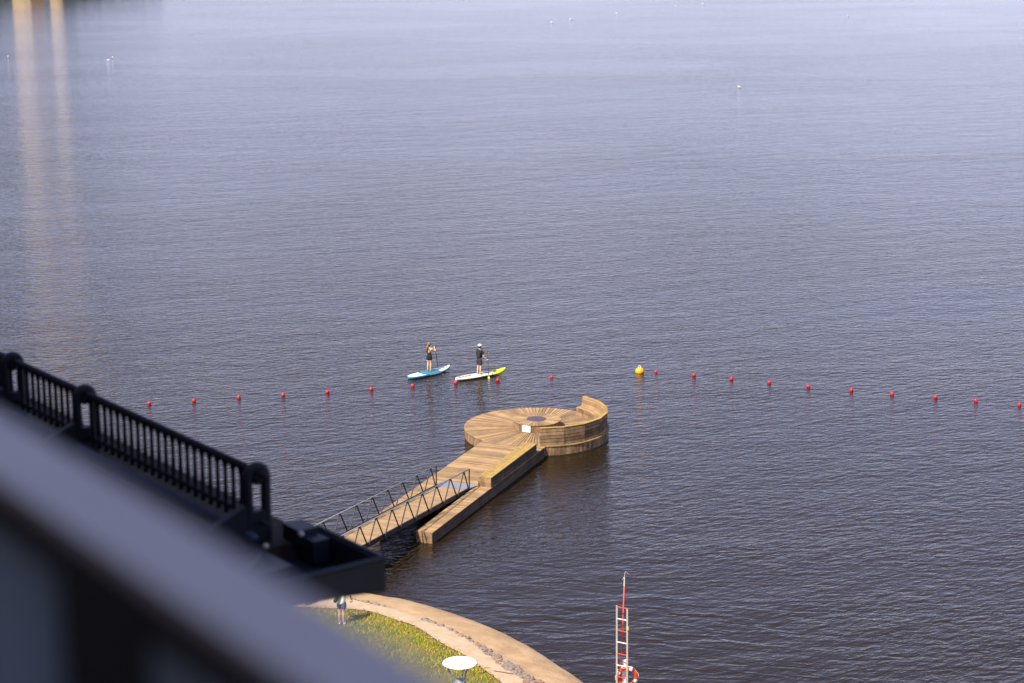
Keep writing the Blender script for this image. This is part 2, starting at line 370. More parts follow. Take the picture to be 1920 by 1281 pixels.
def path_dist(x, y):
    p = Vector((x, y)); best = 1e9; sgn = 1
    for i in range(len(GRA_S) - 1):
        a = GRA_S[i]; b = GRA_S[i + 1]; d = b - a; t = max(0, min(1, (p - a).dot(d) / d.length_squared)); q = a + d * t
        L = (p - q).length
        if L < best: best = L; sgn = 1 if (d.x * (p.y - a.y) - d.y * (p.x - a.x)) < 0 else -1
    return best * sgn   # positive on the lawn side
GRA_S = [Vector(p) for p in GRA[3:18]]
def grass():
    me = MB()
    for _ in range(60000):
        x = rnd.uniform(-9, 1.4); y = rnd.uniform(58, 71.2)
        d = path_dist(x, y)
        if d < 0.0 or d > 4.2: continue
        if d < 0.25 and rnd.random() > d / 0.25 * 0.7 + 0.1: continue
        cl = noise.noise(Vector((x * 1.3, y * 1.3, 5)))
        if rnd.random() < 0.3 - cl * 0.5: continue
        h = rnd.uniform(0.05, 0.13) * (1 + 0.7 * cl); a = rnd.uniform(0, 2 * PI); wd = rnd.uniform(0.008, 0.018)
        z = 0.94 + min(0.15, d * 0.02)
        lx = rnd.gauss(0, 0.035); ly = rnd.gauss(0, 0.035)
        me.poly([(x - wd * math.cos(a), y - wd * math.sin(a), z), (x + wd * math.cos(a), y + wd * math.sin(a), z), (x + lx, y + ly, z + h)])
    tag(me.build('grass', M['grass']), 'yellow green lawn grass inside the curved shore path', 'grass', kind='stuff')
    me = MB()
    for _ in range(16000):
        x = rnd.uniform(-8.5, 1.6); y = rnd.uniform(58, 71.2)
        d = path_dist(x, y)
        if d < -0.05 or d > 1.3: continue
        if rnd.random() > math.exp(-((d - 0.08) / 0.24) ** 2) + 0.02: continue
        s = rnd.uniform(0.018, 0.045); a = rnd.uniform(0, 2 * PI); z = 0.97 + rnd.uniform(0, 0.07)
        ex = Vector((math.cos(a), math.sin(a), rnd.uniform(-0.5, 0.5))) * s; ey = Vector((-math.sin(a), math.cos(a), rnd.uniform(-0.5, 0.5))) * s * 0.7
        c = Vector((x, y, z))
        me.poly([c - ex, c - ey, c + ex, c + ey])
    tag(me.build('fallen_leaves', M['leaves']), 'dry yellow leaves and dead grass heaped along the edge of the path', 'fallen leaves', kind='stuff')
grass()

# stones along the joint between apron and path
def rock_mesh(sx, sy, sz, seed, m):
    bm = bmesh.new(); bmesh.ops.create_icosphere(bm, subdivisions=2, radius=1)
    for v in bm.verts:
        n = v.co.normalized(); d = noise.noise(n * 1.4 + Vector((seed, 0, 0))) * 0.45 + noise.noise(n * 3.5 + Vector((0, seed, 0))) * 0.2
        # angular facets
        q = Vector([round(c * 2.2) / 1.6 for c in n]) * 0.6 + n * 0.4
        v.co = q * (1 + d); v.co.x *= sx; v.co.y *= sy; v.co.z *= sz
    me = bpy.data.meshes.new('stone'); bm.to_mesh(me); bm.free(); me.materials.append(m); return me
def place_rocks():
    P = [Vector(p) for p in ROC]
    seg = [(5, 6, 6, 0.04, 0.08), (6, 7, 7, 0.05, 0.09), (8, 9, 8, 0.07, 0.13), (9, 10, 9, 0.06, 0.12), (10, 11, 20, 0.07, 0.15), (11, 12, 34, 0.07, 0.18), (12, 13, 34, 0.07, 0.20), (13, 14, 12, 0.10, 0.20)]
    k = 0
    for (a, b, n, s0, s1) in seg:
        for i in range(n):
            t = (i + rnd.random()) / n; p = P[a].lerp(P[b], t)
            s = rnd.uniform(s0, s1); d = (P[b] - P[a]).normalized(); nn = Vector((d.y, -d.x)); wspread = 0.02 if s1 < 0.14 else 0.17
            p = p + nn * rnd.uniform(-wspread, wspread)
            me = rock_mesh(s * rnd.uniform(0.9, 1.5), s * rnd.uniform(0.7, 1.1), s * rnd.uniform(0.5, 0.9), rnd.uniform(0, 99), M['brownrock'] if rnd.random() < 0.15 else M['rock'])
            o = bpy.data.objects.new('stone', me); COL.objects.link(o); o.location = (p.x, p.y, 0.89 - 0.25 * s)
            o.rotation_euler = (rnd.uniform(-0.4, 0.4), rnd.uniform(-0.4, 0.4), rnd.uniform(0, 6.28))
            tag(o, 'rough field stone in the broken row between sandy apron and path', 'stone', 'stones between apron and path')
            k += 1
place_rocks()
# thin joint across the path
j = MB()
for (a, b) in (((-0.62, 64.35), (0.42, 64.02)), ((-0.95, 64.62), (-0.62, 64.7))):
    pa = Vector((*a, 0.955)); pb = Vector((*b, 0.915)); j.bar(pa, pb, 0.03, 0.02)
struct(j.build('path_joint', M['dark_side']))

# far shore above the frame, seen only as reflections
fs = MB(); fs.prism([(-900, 512), (-98, 512), (-60, 640), (-60, 900), (-900, 900)], -2, 1.5)
struct(fs.build('far_shore', M['hill']))
fh = MB(); NN = 60
for i in range(NN):
    x0 = -3000 + 6000 * i / NN; x1 = x0 + 100
    h0 = 26 + 22 * noise.noise(Vector((i * 0.35, 0, 0))); h1 = 26 + 22 * noise.noise(Vector(((i + 1) * 0.35, 0, 0)))
    fh.hexa([(x0, 2300, -1), (x1, 2300, -1), (x1, 2900, -1), (x0, 2900, -1)], [(x0, 2420, h0), (x1, 2420, h1), (x1, 2700, h1 * 1.2), (x0, 2700, h0 * 1.2)])
struct(fh.build('far_hills', M['hill']))
def tower(x, y, wd, h, label):
    t = thing('apartment_tower', label, 'building', (x, y, 1.5), 'apartment towers on the far shore')
    b = MB(); b.box((x, y + 8, 1.5 + h / 2), (wd / 2, 0, 0), (0, 8, 0), (0, 0, h / 2)); b.build('wall', M['ochre'], t)
    b = MB(); b.box((x, y + 8, 1.5 + h + 0.4), (wd / 2 + 0.4, 0, 0), (0, 8.4, 0), (0, 0, 0.4)); b.build('roof', M['roofdark'], t)
    for k in range(int(h / 3.2) - 1):
        b = MB(); b.box((x + wd * 0.28, y - 0.03, 4 + 3.2 * k), (0.5, 0, 0), (0, 0.05, 0), (0, 0, 0.7)); b.build('window', M['glassdark'], t)
    return t
tower(-126.5, 520, 4.6, 9.5, 'sunlit ochre tower whose reflection is the wide left streak')
tower(-118.0, 522, 3.2, 8.5, 'narrower sunlit ochre tower whose reflection is the right streak')
fw = MB()
for _ in range(5200):
    x = rnd.uniform(-230, -92); y = rnd.uniform(516, 560)
    px = 960 + x / 540 * 3733
    if (-134 < x < -115.5) and y < 548: continue
    hm = (11 if x < -127 else 8) * (1 - max(0, (x + 126) / 36))
    if rnd.random() < (x + 124) / 32: continue
    z = 1.5 + hm * rnd.random() ** 0.8; s = rnd.uniform(0.8, 2.0)
    c = Vector((x, y, z)); a = Vector((rnd.gauss(0, 1), rnd.gauss(0, 1), rnd.gauss(0, 1))).normalized() * s; b = a.orthogonal().normalized() * s
    fw.poly([c - a, c - b, c + a, c + b])
for _ in range(60):
    x = rnd.uniform(-230, -92)
    if -134 < x < -115.5: continue
    fw.tube([(x, 540, 1), (x + rnd.uniform(-1, 1), 541, 3.5)], [0.4, 0.15], 5)
tag(fw.build('far_wood', M['wood_far']), 'dark tree line along the far shore', 'wood', kind='stuff')

# ------------------------------------------------------------------ jetty (axis: s along the pier, t across it)
UA = R(20.9); U = Vector((math.sin(UA), math.cos(UA), 0)); V = Vector((math.cos(UA), -math.sin(UA), 0))
def J(s, t, z=0.0): p = U * s + V * t; return Vector((p.x, p.y, z))
CX, CY, RR = 1.245, 97.35, 3.68
ZD = 0.52
TL, TR = -35.15, -31.90
def cp(r, a, z): return Vector((CX + r * math.cos(a), CY + r * math.sin(a), z))
jetty = thing('jetty', 'wooden jetty ending in a round deck with curved bench', 'jetty', (CX, CY, 0))
# round deck of radial boards
b = MB(); n1 = 116; g = 0.0016
for i in range(n1):
    a0 = 2 * PI * i / n1; a1 = 2 * PI * (i + 1) / n1
    def ring(r, z, gg): return [cp(r, a0 + gg / r, z), cp(r, a1 - gg / r, z)]
    gi = 0.014
    p = [cp(1.15, a0 + gi / 1.15, 0), cp(RR, a0 + gi / RR, 0), cp(RR, a1 - gi / RR, 0), cp(1.15, a1 - gi / 1.15, 0)]
    b.prism(p, ZD - 0.035, ZD + rnd.uniform(0, 0.004))
b.build('round_deck', M['deck'], jetty)
b = MB(); b.lathe((CX, CY, 0), [(0.01, ZD - 0.04), (RR - 0.07, ZD - 0.04), (RR - 0.07, -0.5)], 80)
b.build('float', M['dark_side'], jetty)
# skirt of upright boards
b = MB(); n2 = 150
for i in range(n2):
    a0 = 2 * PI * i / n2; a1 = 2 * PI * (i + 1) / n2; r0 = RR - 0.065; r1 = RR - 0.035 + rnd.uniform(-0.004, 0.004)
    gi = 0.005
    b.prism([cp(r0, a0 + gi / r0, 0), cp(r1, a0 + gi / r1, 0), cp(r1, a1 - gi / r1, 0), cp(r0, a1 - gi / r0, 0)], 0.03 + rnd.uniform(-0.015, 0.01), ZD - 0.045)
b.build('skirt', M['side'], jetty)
b = MB(); b.lathe((CX, CY, 0), [(RR - 0.06, 0.055), (RR - 0.026, 0.05), (RR - 0.024, -0.3)], 90); b.build('algae_band', M['algae'], jetty)
# straight deck, cross boards
b = MB(); s = 80.55
while s < 88.12:
    w_ = 0.131; dz = rnd.uniform(-0.002, 0.002)
    e0 = rnd.uniform(-0.006, 0.006)
    q = [J(s, TL + e0), J(s, TR), J(s + w_, TR), J(s + w_, TL + e0)]
    b.prism(q, ZD - 0.045, ZD - 0.010 + dz); s += 0.147
b.build('straight_deck', M['deck'], jetty)
for (t0, t1) in ((TL, TL + 0.76), (TR - 0.76, TR)):
    b = MB(); s = 74.1
    while s < 80.50:
        q = [J(s, t0), J(s, t1), J(s + 0.138, t1), J(s + 0.138, t0)]
        b.prism(q, ZD - 0.045, ZD - 0.010 + rnd.uniform(-0.002, 0.002)); s += 0.147
    b.build('side_walkway', M['deck'], jetty)
# side cladding: three long horizontal boards all round
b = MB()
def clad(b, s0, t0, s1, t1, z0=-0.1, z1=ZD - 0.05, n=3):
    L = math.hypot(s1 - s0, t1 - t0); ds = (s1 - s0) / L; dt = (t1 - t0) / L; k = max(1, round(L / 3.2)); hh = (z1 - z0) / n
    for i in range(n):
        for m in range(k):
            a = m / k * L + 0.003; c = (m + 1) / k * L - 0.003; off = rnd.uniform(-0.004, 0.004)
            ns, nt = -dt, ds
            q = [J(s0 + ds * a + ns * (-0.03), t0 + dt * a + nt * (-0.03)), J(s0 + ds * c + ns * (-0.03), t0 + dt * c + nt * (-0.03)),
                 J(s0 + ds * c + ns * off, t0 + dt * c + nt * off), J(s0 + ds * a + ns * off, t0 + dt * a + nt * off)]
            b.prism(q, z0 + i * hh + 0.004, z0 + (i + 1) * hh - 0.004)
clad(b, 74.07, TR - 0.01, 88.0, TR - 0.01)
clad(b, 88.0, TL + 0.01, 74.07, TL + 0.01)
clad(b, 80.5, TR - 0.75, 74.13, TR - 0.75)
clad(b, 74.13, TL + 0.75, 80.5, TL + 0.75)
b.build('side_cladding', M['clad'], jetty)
for ta, tb_ in ((TR - 0.76, TR - 0.045), (TL + 0.045, TL + 0.76)):
    b = MB(); clad(b, 74.09, ta, 74.09, tb_); b.build('end_board', M['side'], jetty)
b = MB()
for (s0, s1, t0, t1) in ((74.18, 80.5, TL + 0.06, TL + 0.70), (74.18, 80.5, TR - 0.70, TR - 0.06), (80.56, 88.0, TL + 0.06, TR - 0.06)):
    b.prism([J(s0, t0), J(s0, t1), J(s1, t1), J(s1, t0)], -0.5, ZD - 0.047)
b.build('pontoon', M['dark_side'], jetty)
# straight bench along the right edge
bench = MB()
BT0, BT1, BS0, BS1, BZ = -32.56, -31.915, 80.9, 86.95, ZD + 0.46
for k in range(4):
    t0 = BT0 + k * (BT1 - BT0) / 4; bench.prism([J(BS0, t0 + 0.004), J(BS0, t0 + 0.157), J(BS1, t0 + 0.157), J(BS1, t0 + 0.004)], BZ - 0.04, BZ)
bench.build('bench_top', M['moss'], jetty)
bench = MB()
for k in range(2):
    z0 = ZD + k * 0.21; z1 = z0 + 0.203
    bench.prism([J(BS0 + 0.01, BT0 + 0.01), J(BS0 + 0.01, BT1 - 0.01), J(BS0 + 0.04, BT1 - 0.01), J(BS0 + 0.04, BT0 + 0.01)], z0, z1)
    bench.prism([J(BS1 - 0.04, BT0 + 0.01), J(BS1 - 0.04, BT1 - 0.01), J(BS1 - 0.01, BT1 - 0.01), J(BS1 - 0.01, BT0 + 0.01)], z0, z1)
    for m in range(2):
        sa = BS0 + 0.045 + m * 3.0; sb = sa + 2.95
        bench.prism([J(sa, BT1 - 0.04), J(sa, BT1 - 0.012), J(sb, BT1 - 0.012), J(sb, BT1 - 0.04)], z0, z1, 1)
        bench.prism([J(sa, BT0 + 0.012), J(sa, BT0 + 0.04), J(sb, BT0 + 0.04), J(sb, BT0 + 0.012)], z0, z1)
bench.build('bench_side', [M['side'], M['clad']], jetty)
# central drum table
TRD, TH = 1.24, 0.40
b = MB()
for i in range(46):
    a0 = 2 * PI * i / 46; a1 = 2 * PI * (i + 1) / 46
    b.prism([cp(0.50, a0 + 0.010, 0), cp(TRD, a0 + 0.008, 0), cp(TRD, a1 - 0.008, 0), cp(0.50, a1 - 0.010, 0)], ZD + TH - 0.035, ZD + TH + rnd.uniform(0, 0.003))
tb = b.build('table_top', M['deck'], jetty)
b = MB(); b.lathe((CX, CY, 0), [(0.001, ZD + TH + 0.012), (0.49, ZD + TH + 0.012), (0.495, ZD + TH - 0.03)], 40); b.build('centre_disc', M['disc'], tb)
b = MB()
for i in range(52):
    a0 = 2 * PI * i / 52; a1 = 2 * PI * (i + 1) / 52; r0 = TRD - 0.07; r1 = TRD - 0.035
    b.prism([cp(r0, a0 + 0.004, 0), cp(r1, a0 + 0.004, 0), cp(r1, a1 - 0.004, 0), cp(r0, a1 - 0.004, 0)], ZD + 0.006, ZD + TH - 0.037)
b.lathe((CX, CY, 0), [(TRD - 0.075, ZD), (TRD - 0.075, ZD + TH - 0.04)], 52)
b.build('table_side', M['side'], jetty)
b = MB(); ap = R(-90 - 25); c = cp(TRD + 0.005, ap, ZD + 0.19); tx = Vector((-math.sin(ap), math.cos(ap), 0)); rx = Vector((math.cos(ap), math.sin(ap), 0))
b.box(c, tx * 0.225, rx * 0.008, (0, 0, 0.165)); b.build('white_panel', M['white'], jetty)
# curved bench with back, seven straight facets
A0, A1, NF = R(-88), R(46), 7
WH = 0.92
def facet_boards(b, r_out, r_in, zs, ze, a_from=A0, a_to=A1, nf=NF, jit=0.003, rin2=None):
    for k in range(nf):
        a = a_from + (a_to - a_from) * k / nf; c = a_from + (a_to - a_from) * (k + 1) / nf; e = 0.0012; jj = rnd.uniform(-jit, jit)
        ro, ri = r_out + jj, r_in
        b.hexa([cp(ri, a + e, zs), cp(ro, a + e, zs), cp(ro, c - e, zs), cp(ri, c - e, zs)],
               [cp(rin2 or ri, a + e, ze), cp(ro, a + e, ze), cp(ro, c - e, ze), cp(rin2 or ri, c - e, ze)])
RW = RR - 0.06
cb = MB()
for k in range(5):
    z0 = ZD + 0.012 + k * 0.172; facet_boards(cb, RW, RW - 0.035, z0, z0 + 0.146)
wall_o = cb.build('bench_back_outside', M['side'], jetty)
cb = MB()
for k in range(3):
    z0 = ZD + 0.46 + k * 0.142; ri = RW - 0.22 + k * 0.035
    facet_boards(cb, ri + 0.035, ri, z0 + 0.004, z0 + 0.135)
cb.build('bench_backrest', M['deck'], jetty)
cb = MB(); facet_boards(cb, RW + 0.015, RW - 0.165, ZD + 0.885, ZD + WH); cb.build('bench_cap', M['moss'], jetty)
cb = MB()
for k in range(3):
    ri = RW - 0.64 + k * 0.145; facet_boards(cb, ri + 0.137, ri, ZD + 0.42, ZD + 0.455)
cb.build('curved_seat', M['deck'], jetty)
cb = MB()
for k in range(2):
    z0 = ZD + 0.008 + k * 0.205; facet_boards(cb, RW - 0.59, RW - 0.625, z0, z0 + 0.195)
cb.build('seat_riser', M['side'], jetty)
for aa, sg in ((A0, 1), (A1, -1)):
    cb = MB()
    for k in range(5):
        z0 = ZD + 0.012 + k * 0.172; ri = RW - 0.60 if k < 2 else RW - 0.20 + 0.02 * k
        z1 = z0 + 0.163
        if k == 2: pass
        d = 0.03 / RW * sg
        a, c = (aa + 0.0035 * sg, aa + 0.0035 * sg + d) if sg > 0 else (aa - 0.0035 + d, aa - 0.0035)
        z1 = min(z1, ZD + 0.415) if k < 2 else min(z1, ZD + 0.88)
        cb.hexa([cp(ri, a, z0), cp(RW - 0.037, a, z0), cp(RW - 0.037, c, z0), cp(ri, c, z0)], [cp(ri, a, z1), cp(RW - 0.037, a, z1), cp(RW - 0.037, c, z1), cp(ri, c, z1)])
    cb.build('bench_end', M['side'], jetty)
# thin bright batten at the foot of the bench wall
cb = MB(); facet_boards(cb, RR + 0.012, RR - 0.055, ZD + 0.0055, ZD + 0.010, jit=0); cb.build('foot_batten', M['moss'], jetty)

# ------------------------------------------------------------------ gangway
GL, GR = -34.38, -32.76
def gz(s): return ZD + 0.02 + 0.077 * (80.3 - s)
gang = thing('gangway', 'sloping gangway with wooden boards and steel zigzag rails', 'gangway', tuple(J(80.3, (GL + GR) / 2, ZD)))
b = MB(); s = 64.6
while s < 80.25:
    q = [J(s, GL + 0.06), J(s, GR - 0.06), J(s + 0.135, GR - 0.06), J(s + 0.135, GL + 0.06)]
    b.hexa([(p.x, p.y, gz(s + (0 if i < 2 else 0.135)) - 0.03) for i, p in enumerate(q)], [(p.x, p.y, gz(s + (0 if i < 2 else 0.135))) for i, p in enumerate(q)]); s += 0.142
b.build('gangway_deck', M['gdeck'], gang)
b = MB()
q = [J(80.1, GL + 0.02), J(80.1, GR + 0.0), J(80.98, GR + 0.16), J(80.98, GL + 0.02)]
b.hexa([(q[0].x, q[0].y, gz(80.1) + 0.004), (q[1].x, q[1].y, gz(80.1) + 0.004), (q[2].x, q[2].y, ZD + 0.0), (q[3].x, q[3].y, ZD + 0.0)],
       [(q[0].x, q[0].y, gz(80.1) + 0.016), (q[1].x, q[1].y, gz(80.1) + 0.016), (q[2].x, q[2].y, ZD + 0.012), (q[3].x, q[3].y, ZD + 0.012)])
b.build('ramp_plate', M['plate'], gang)
for t in (GL + 0.03, GR - 0.03):
    b = MB(); b.bar(J(64.6, t, gz(64.6) - 0.06), J(80.3, t, gz(80.3) - 0.06), 0.06, 0.2); b.build('side_beam', M['dark_steel'], gang)
s = 65.2
while s < 80:
    b = MB(); b.bar(J(s, GL + 0.07, gz(s) - 0.09), J(s, GR - 0.07, gz(s) - 0.09), 0.06, 0.1); s += 1.57
    b.build('cross_member', M['dark_steel'], gang)
for t in (GL - 0.005, GR + 0.005):
    b = MB(); rail = b
    top = lambda s: gz(s) + 0.93
    b.tube([J(64.7, t, top(64.7)), J(80.36, t, top(80.36))], 0.024, 8)
    rl = b.build('handrail', M['steel'], gang, smooth=True)
    b = MB(); b.bar(J(80.33, t, gz(80.33) - 0.08), J(80.33, t, top(80.33)), 0.045, 0.045, up=tuple(U)); b.build('end_post', M['dark_steel'], gang)
    ss = 79.69
    while ss > 65:
        for sg in (1, -1):
            b = MB(); sb = ss + sg * 0.76
            if sb > 80.28: sb = 80.28
            b.bar(J(ss + sg * 0.03, t, top(ss) - 0.01), J(sb, t, gz(sb) - 0.10), 0.036, 0.046, up=tuple(V)); b.build('diagonal', M['dark_steel'], gang)
        ss -= 1.572
b = MB(); b.prism([J(63.2, GL - 0.3), J(63.2, GR + 0.3), J(64.95, GR + 0.3), J(64.95, GL - 0.3)], -0.5, gz(64.9) - 0.17)
struct(b.build('landing_block', M['path']))

# ------------------------------------------------------------------ buoys
BU = [(-19.539, 103.708), (-17.213, 104.269), (-14.885, 105.007), (-12.53, 105.524), (-10.174, 106.15), (-7.799, 106.808), (-5.53, 107.52), (-3.141, 108.242), (-0.797, 108.79), (2.257, 109.714), (8.245, 110.842), (10.355, 109.962), (12.388, 109.096), (14.42, 108.242), (16.503, 107.341), (18.74, 106.513), (20.858, 105.697), (23.084, 105.007), (25.126, 104.269), (27.243, 103.374)]
BL = ['red marker buoy at the left end of the line, nearest the dark railing', 'second red marker buoy from the left end of the line', 'third red marker buoy from the left end of the line', 'fourth red marker buoy from the left end of the line',
      'fifth red marker buoy from the left, straight out from the gangway rails', 'sixth red marker buoy from the left, two before the teal board', 'red marker buoy just below the tail of the teal board',
      'red marker buoy touching the grey tail of the cream and lime board', 'red marker buoy below the lime nose of the board', 'half sunk pale red buoy alone between lime board and yellow buoy',
      'tiny red buoy beside the yellow buoy on its right', 'red marker buoy next but one right of the yellow buoy', 'third red marker buoy right of the yellow buoy', 'fourth red marker buoy right of the yellow buoy',
      'fifth red marker buoy right of the yellow buoy', 'fifth red marker buoy from the right end of the line', 'fourth red marker buoy from the right end of the line', 'third red marker buoy from the right end of the line', 'second red marker buoy from the right end of the line', 'last red marker buoy at the right end of the line']
bu0 = thing('marker_buoy', BL[0], 'buoy', (*BU[0], 0), 'red marker buoys on a line')
b = MB(); x, y = BU[0]; bu0.scale = (0.8,) * 3
b.lathe((x, y, 0), [(0.001, -0.1), (0.09, -0.09), (0.125, -0.03), (0.135, 0.05), (0.125, 0.13), (0.085, 0.185), (0.04, 0.205), (0.001, 0.207)], 16); b.build('float', M['red'], bu0, smooth=True)
b = MB(); b.tube([(x, y, 0.19), (x, y, 0.245)], 0.022, 8); b.build('lug', M['red'], bu0)
for i in range(1, len(BU)):
    z = 0; sc = 1
    if i == 9: z = -0.07
    if i == 10: z = -0.02; sc = 0.8
    c = copy_tree(bu0, (*BU[i], z), rotz=rnd.uniform(0, 6)); c['label'] = BL[i]; c.scale = (sc * 0.8,) * 3
    c.rotation_euler = (rnd.uniform(-0.25, 0.25), rnd.uniform(-0.25, 0.25), rnd.uniform(0, 6))
yb = thing('yellow_buoy', 'round yellow mooring buoy floating right of the paddlers', 'buoy', (7.312, 110.75, 0))
b = MB(); x, y = 7.312, 110.75
b.lathe((x, y, 0), [(0.001, -0.12), (0.2, -0.08), (0.245, 0.02), (0.25, 0.14), (0.21, 0.27), (0.12, 0.35), (0.07, 0.37), (0.001, 0.372)], 24); b.build('float', M['yellow'], yb, smooth=True); yb.scale = (1, 1, 0.82)
b = MB(); b.tube([(x + 0.07 * math.cos(t), y, 0.43 + 0.07 * math.sin(t)) for t in [i * PI / 6 for i in range(12)]], 0.014, 6, closed=True); b.build('ring', M['white'], yb)

# ------------------------------------------------------------------ gulls
GU = [((-79.84, 317.4), 'leftmost gull, floating near the left edge beside the ochre streak'), ((-62.73, 310.8), 'gull floating just below left of its partner, right of the streaks'), ((-62.9, 315.5), 'gull floating just above right of its partner, right of the streaks'),
      ((7.85, 394.9), 'gull on the distant water at top centre, lower left of a pair'), ((11.86, 403.2), 'gull on the distant water at top centre, upper right of a pair'), ((21.86, 421.0), 'faint gull between the top centre pair and the farthest gulls'),
      ((36.1, 446.0), 'gull near the top edge, left of the two farthest'), ((43.0, 453.7), 'gull nearest the top edge of the picture'), ((30.75, 270.2), 'nearest gull, alone in the upper right open water'), ((68.9, 412.7), 'rightmost distant gull floating near the top edge')]
g0 = None
for i, ((x, y), lab) in enumerate(GU):
    if g0 is None:
        b = MB()
        b.ball((x, y, 0.07), 0.24, 0.10, 0.11, 14, 8, 0)
        b.ball((x + 0.22, y, 0.21), 0.06, 0.05, 0.055, 10, 6, 0); b.tube([(x + 0.15, y, 0.11), (x + 0.2, y, 0.2)], [0.07, 0.045], 8)
        b.tube([(x + 0.27, y, 0.205), (x + 0.33, y, 0.195)], [0.015, 0.005], 5, 1)
        for sg in (1, -1): b.ball((x - 0.06, y + sg * 0.075, 0.12), 0.20, 0.035, 0.06, 10, 6, 1)
        b.poly([(x - 0.2, y - 0.05, 0.12), (x - 0.2, y + 0.05, 0.12), (x - 0.36, y + 0.03, 0.14), (x - 0.36, y - 0.03, 0.14)])
        g0 = bpy.data.objects.new('tmp', None); g0.location = (x, y, 0)
        o = b.build('gull', [M['gull'], M['gullgrey']], g0, smooth=True); o.parent = None; o.location = (x, y, 0); bpy.data.objects.remove(g0); g0 = o
    else:
        o = g0.copy(); COL.objects.link(o); o.location = (x, y, 0)
    o.rotation_euler = (0, 0, rnd.uniform(0, 6.28))
    tag(o, lab, 'gull', 'gulls resting on the lake')

# ------------------------------------------------------------------ people
def skinned(name, chains, m, parent, sub=2, root=0):
    """chains: list of lists of (x,y,z,r); points that coincide are welded into joints"""
    me = bpy.data.meshes.new(name); vs = []; rs = []; es = []; idx = {}
    def vid(p):
        k = (round(p[0], 3), round(p[1], 3), round(p[2], 3))
        if k not in idx: idx[k] = len(vs); vs.append(p[:3]); rs.append(p[3])
        return idx[k]
    for ch in chains:
        for a, c in zip(ch, ch[1:]): es.append((vid(a), vid(c)))
    off = Vector((0, 0, 0)); p = parent
    while p is not None: off += p.location; p = p.parent
    me.from_pydata([tuple(Vector(v) - off) for v in vs], es, [])
    o = bpy.data.objects.new(name, me); COL.objects.link(o)
    sk = o.modifiers.new('skin', 'SKIN'); sk.use_smooth_shade = True
    for i, sv_ in enumerate(me.skin_vertices[0].data):
        r = rs[i]; sv_.radius = r if isinstance(r, tuple) else (r, r); sv_.use_root = (i == root)
    sb = o.modifiers.new('sub', 'SUBSURF'); sb.levels = sub; sb.render_levels = sub
    dg = bpy.context.evaluated_depsgraph_get(); ev = o.evaluated_get(dg)
    nm = bpy.data.meshes.new_from_object(ev); o.modifiers.clear(); o.data = nm
    nm.materials.clear(); nm.materials.append(m)
    for p in nm.polygons: p.use_smooth = True; p.material_index = 0
    if parent: o.parent = parent
    return o
def join_into(o, mb):
    """append a MB (world coordinates) to an existing mesh object so the body stays one mesh"""
    off = Vector((0, 0, 0)); p = o.parent
    while p is not None: off += p.location; p = p.parent
    me = bpy.data.meshes.new('t'); me.from_pydata([tuple(v - off) for v in mb.v], [], mb.f)
    bm = bmesh.new(); bm.from_mesh(o.data); bm.from_mesh(me); bmesh.ops.recalc_face_normals(bm, faces=bm.faces)
    bm.to_mesh(o.data); bm.free()
    for p in o.data.polygons: p.use_smooth = True
def head_mesh(c, f, r=0.095):
    mb = MB(); f = f.normalized(); lat = Vector((0, 0, 1)).cross(f).normalized()
    rot = Matrix((f, lat, f.cross(lat))).transposed()
    mb.ball(c, r * 1.0, r * 0.82, r * 1.25, 18, 14, rot=rot)
    mb.ball(c + f * r * 0.35 - Vector((0, 0, r * 0.75)), r * 0.6, r * 0.55, r * 0.5, 12, 8, rot=rot)      # jaw
    mb.ball(c + f * r * 1.0 - Vector((0, 0, r * 0.15)), r * 0.18, r * 0.13, r * 0.28, 8, 6, rot=rot)      # nose
    for sg in (1, -1):
        mb.ball(c + lat * sg * r * 0.84, r * 0.18, r * 0.08, r * 0.28, 8, 6, rot=rot)                     # ears
        mb.ball(c + f * r * 0.86 + lat * sg * r * 0.36 + Vector((0, 0, r * 0.1)), r * 0.12, r * 0.16, r * 0.08, 8, 6, rot=rot)
    mb.ball(c + f * r * 0.88 - Vector((0, 0, r * 0.55)), r * 0.1, r * 0.3, r * 0.07, 8, 6, rot=rot)       # mouth
    return mb
def hand(mb, w, palm_dir, curl_dir, side, s=1.0):
    """w wrist, palm_dir towards knuckles, curl_dir the side fingers close to, side towards the thumb"""
    pd_ = palm_dir.normalized(); cd_ = curl_dir.normalized(); sd = side.normalized()
    kn = w + pd_ * 0.085 * s
    mb.tube([w, w + pd_ * 0.04 * s, kn], [0.024 * s, 0.036 * s, 0.033 * s], 8)
    for i, L in enumerate((0.070, 0.080, 0.074, 0.058)):
        b0 = kn + sd * (0.030 - 0.020 * i) * s; p1 = b0 + (pd_ * 0.5 + cd_ * 0.3) * L * 0.6 * s
        p2 = p1 + cd_ * L * 0.5 * s; p3 = p2 + (cd_ * 0.35 - pd_ * 0.7) * L * 0.4 * s
        mb.tube([b0, p1, p2, p3], [0.010 * s, 0.0095 * s, 0.0085 * s, 0.007 * s], 6)
    t0 = w + pd_ * 0.03 * s + sd * 0.028 * s; mb.tube([t0, t0 + (sd * 0.4 + pd_ * 0.4 + cd_ * 0.6) * 0.04 * s, t0 + (cd_ * 1.1 + pd_ * 0.5) * 0.05 * s], [0.013 * s, 0.011 * s, 0.009 * s], 6)

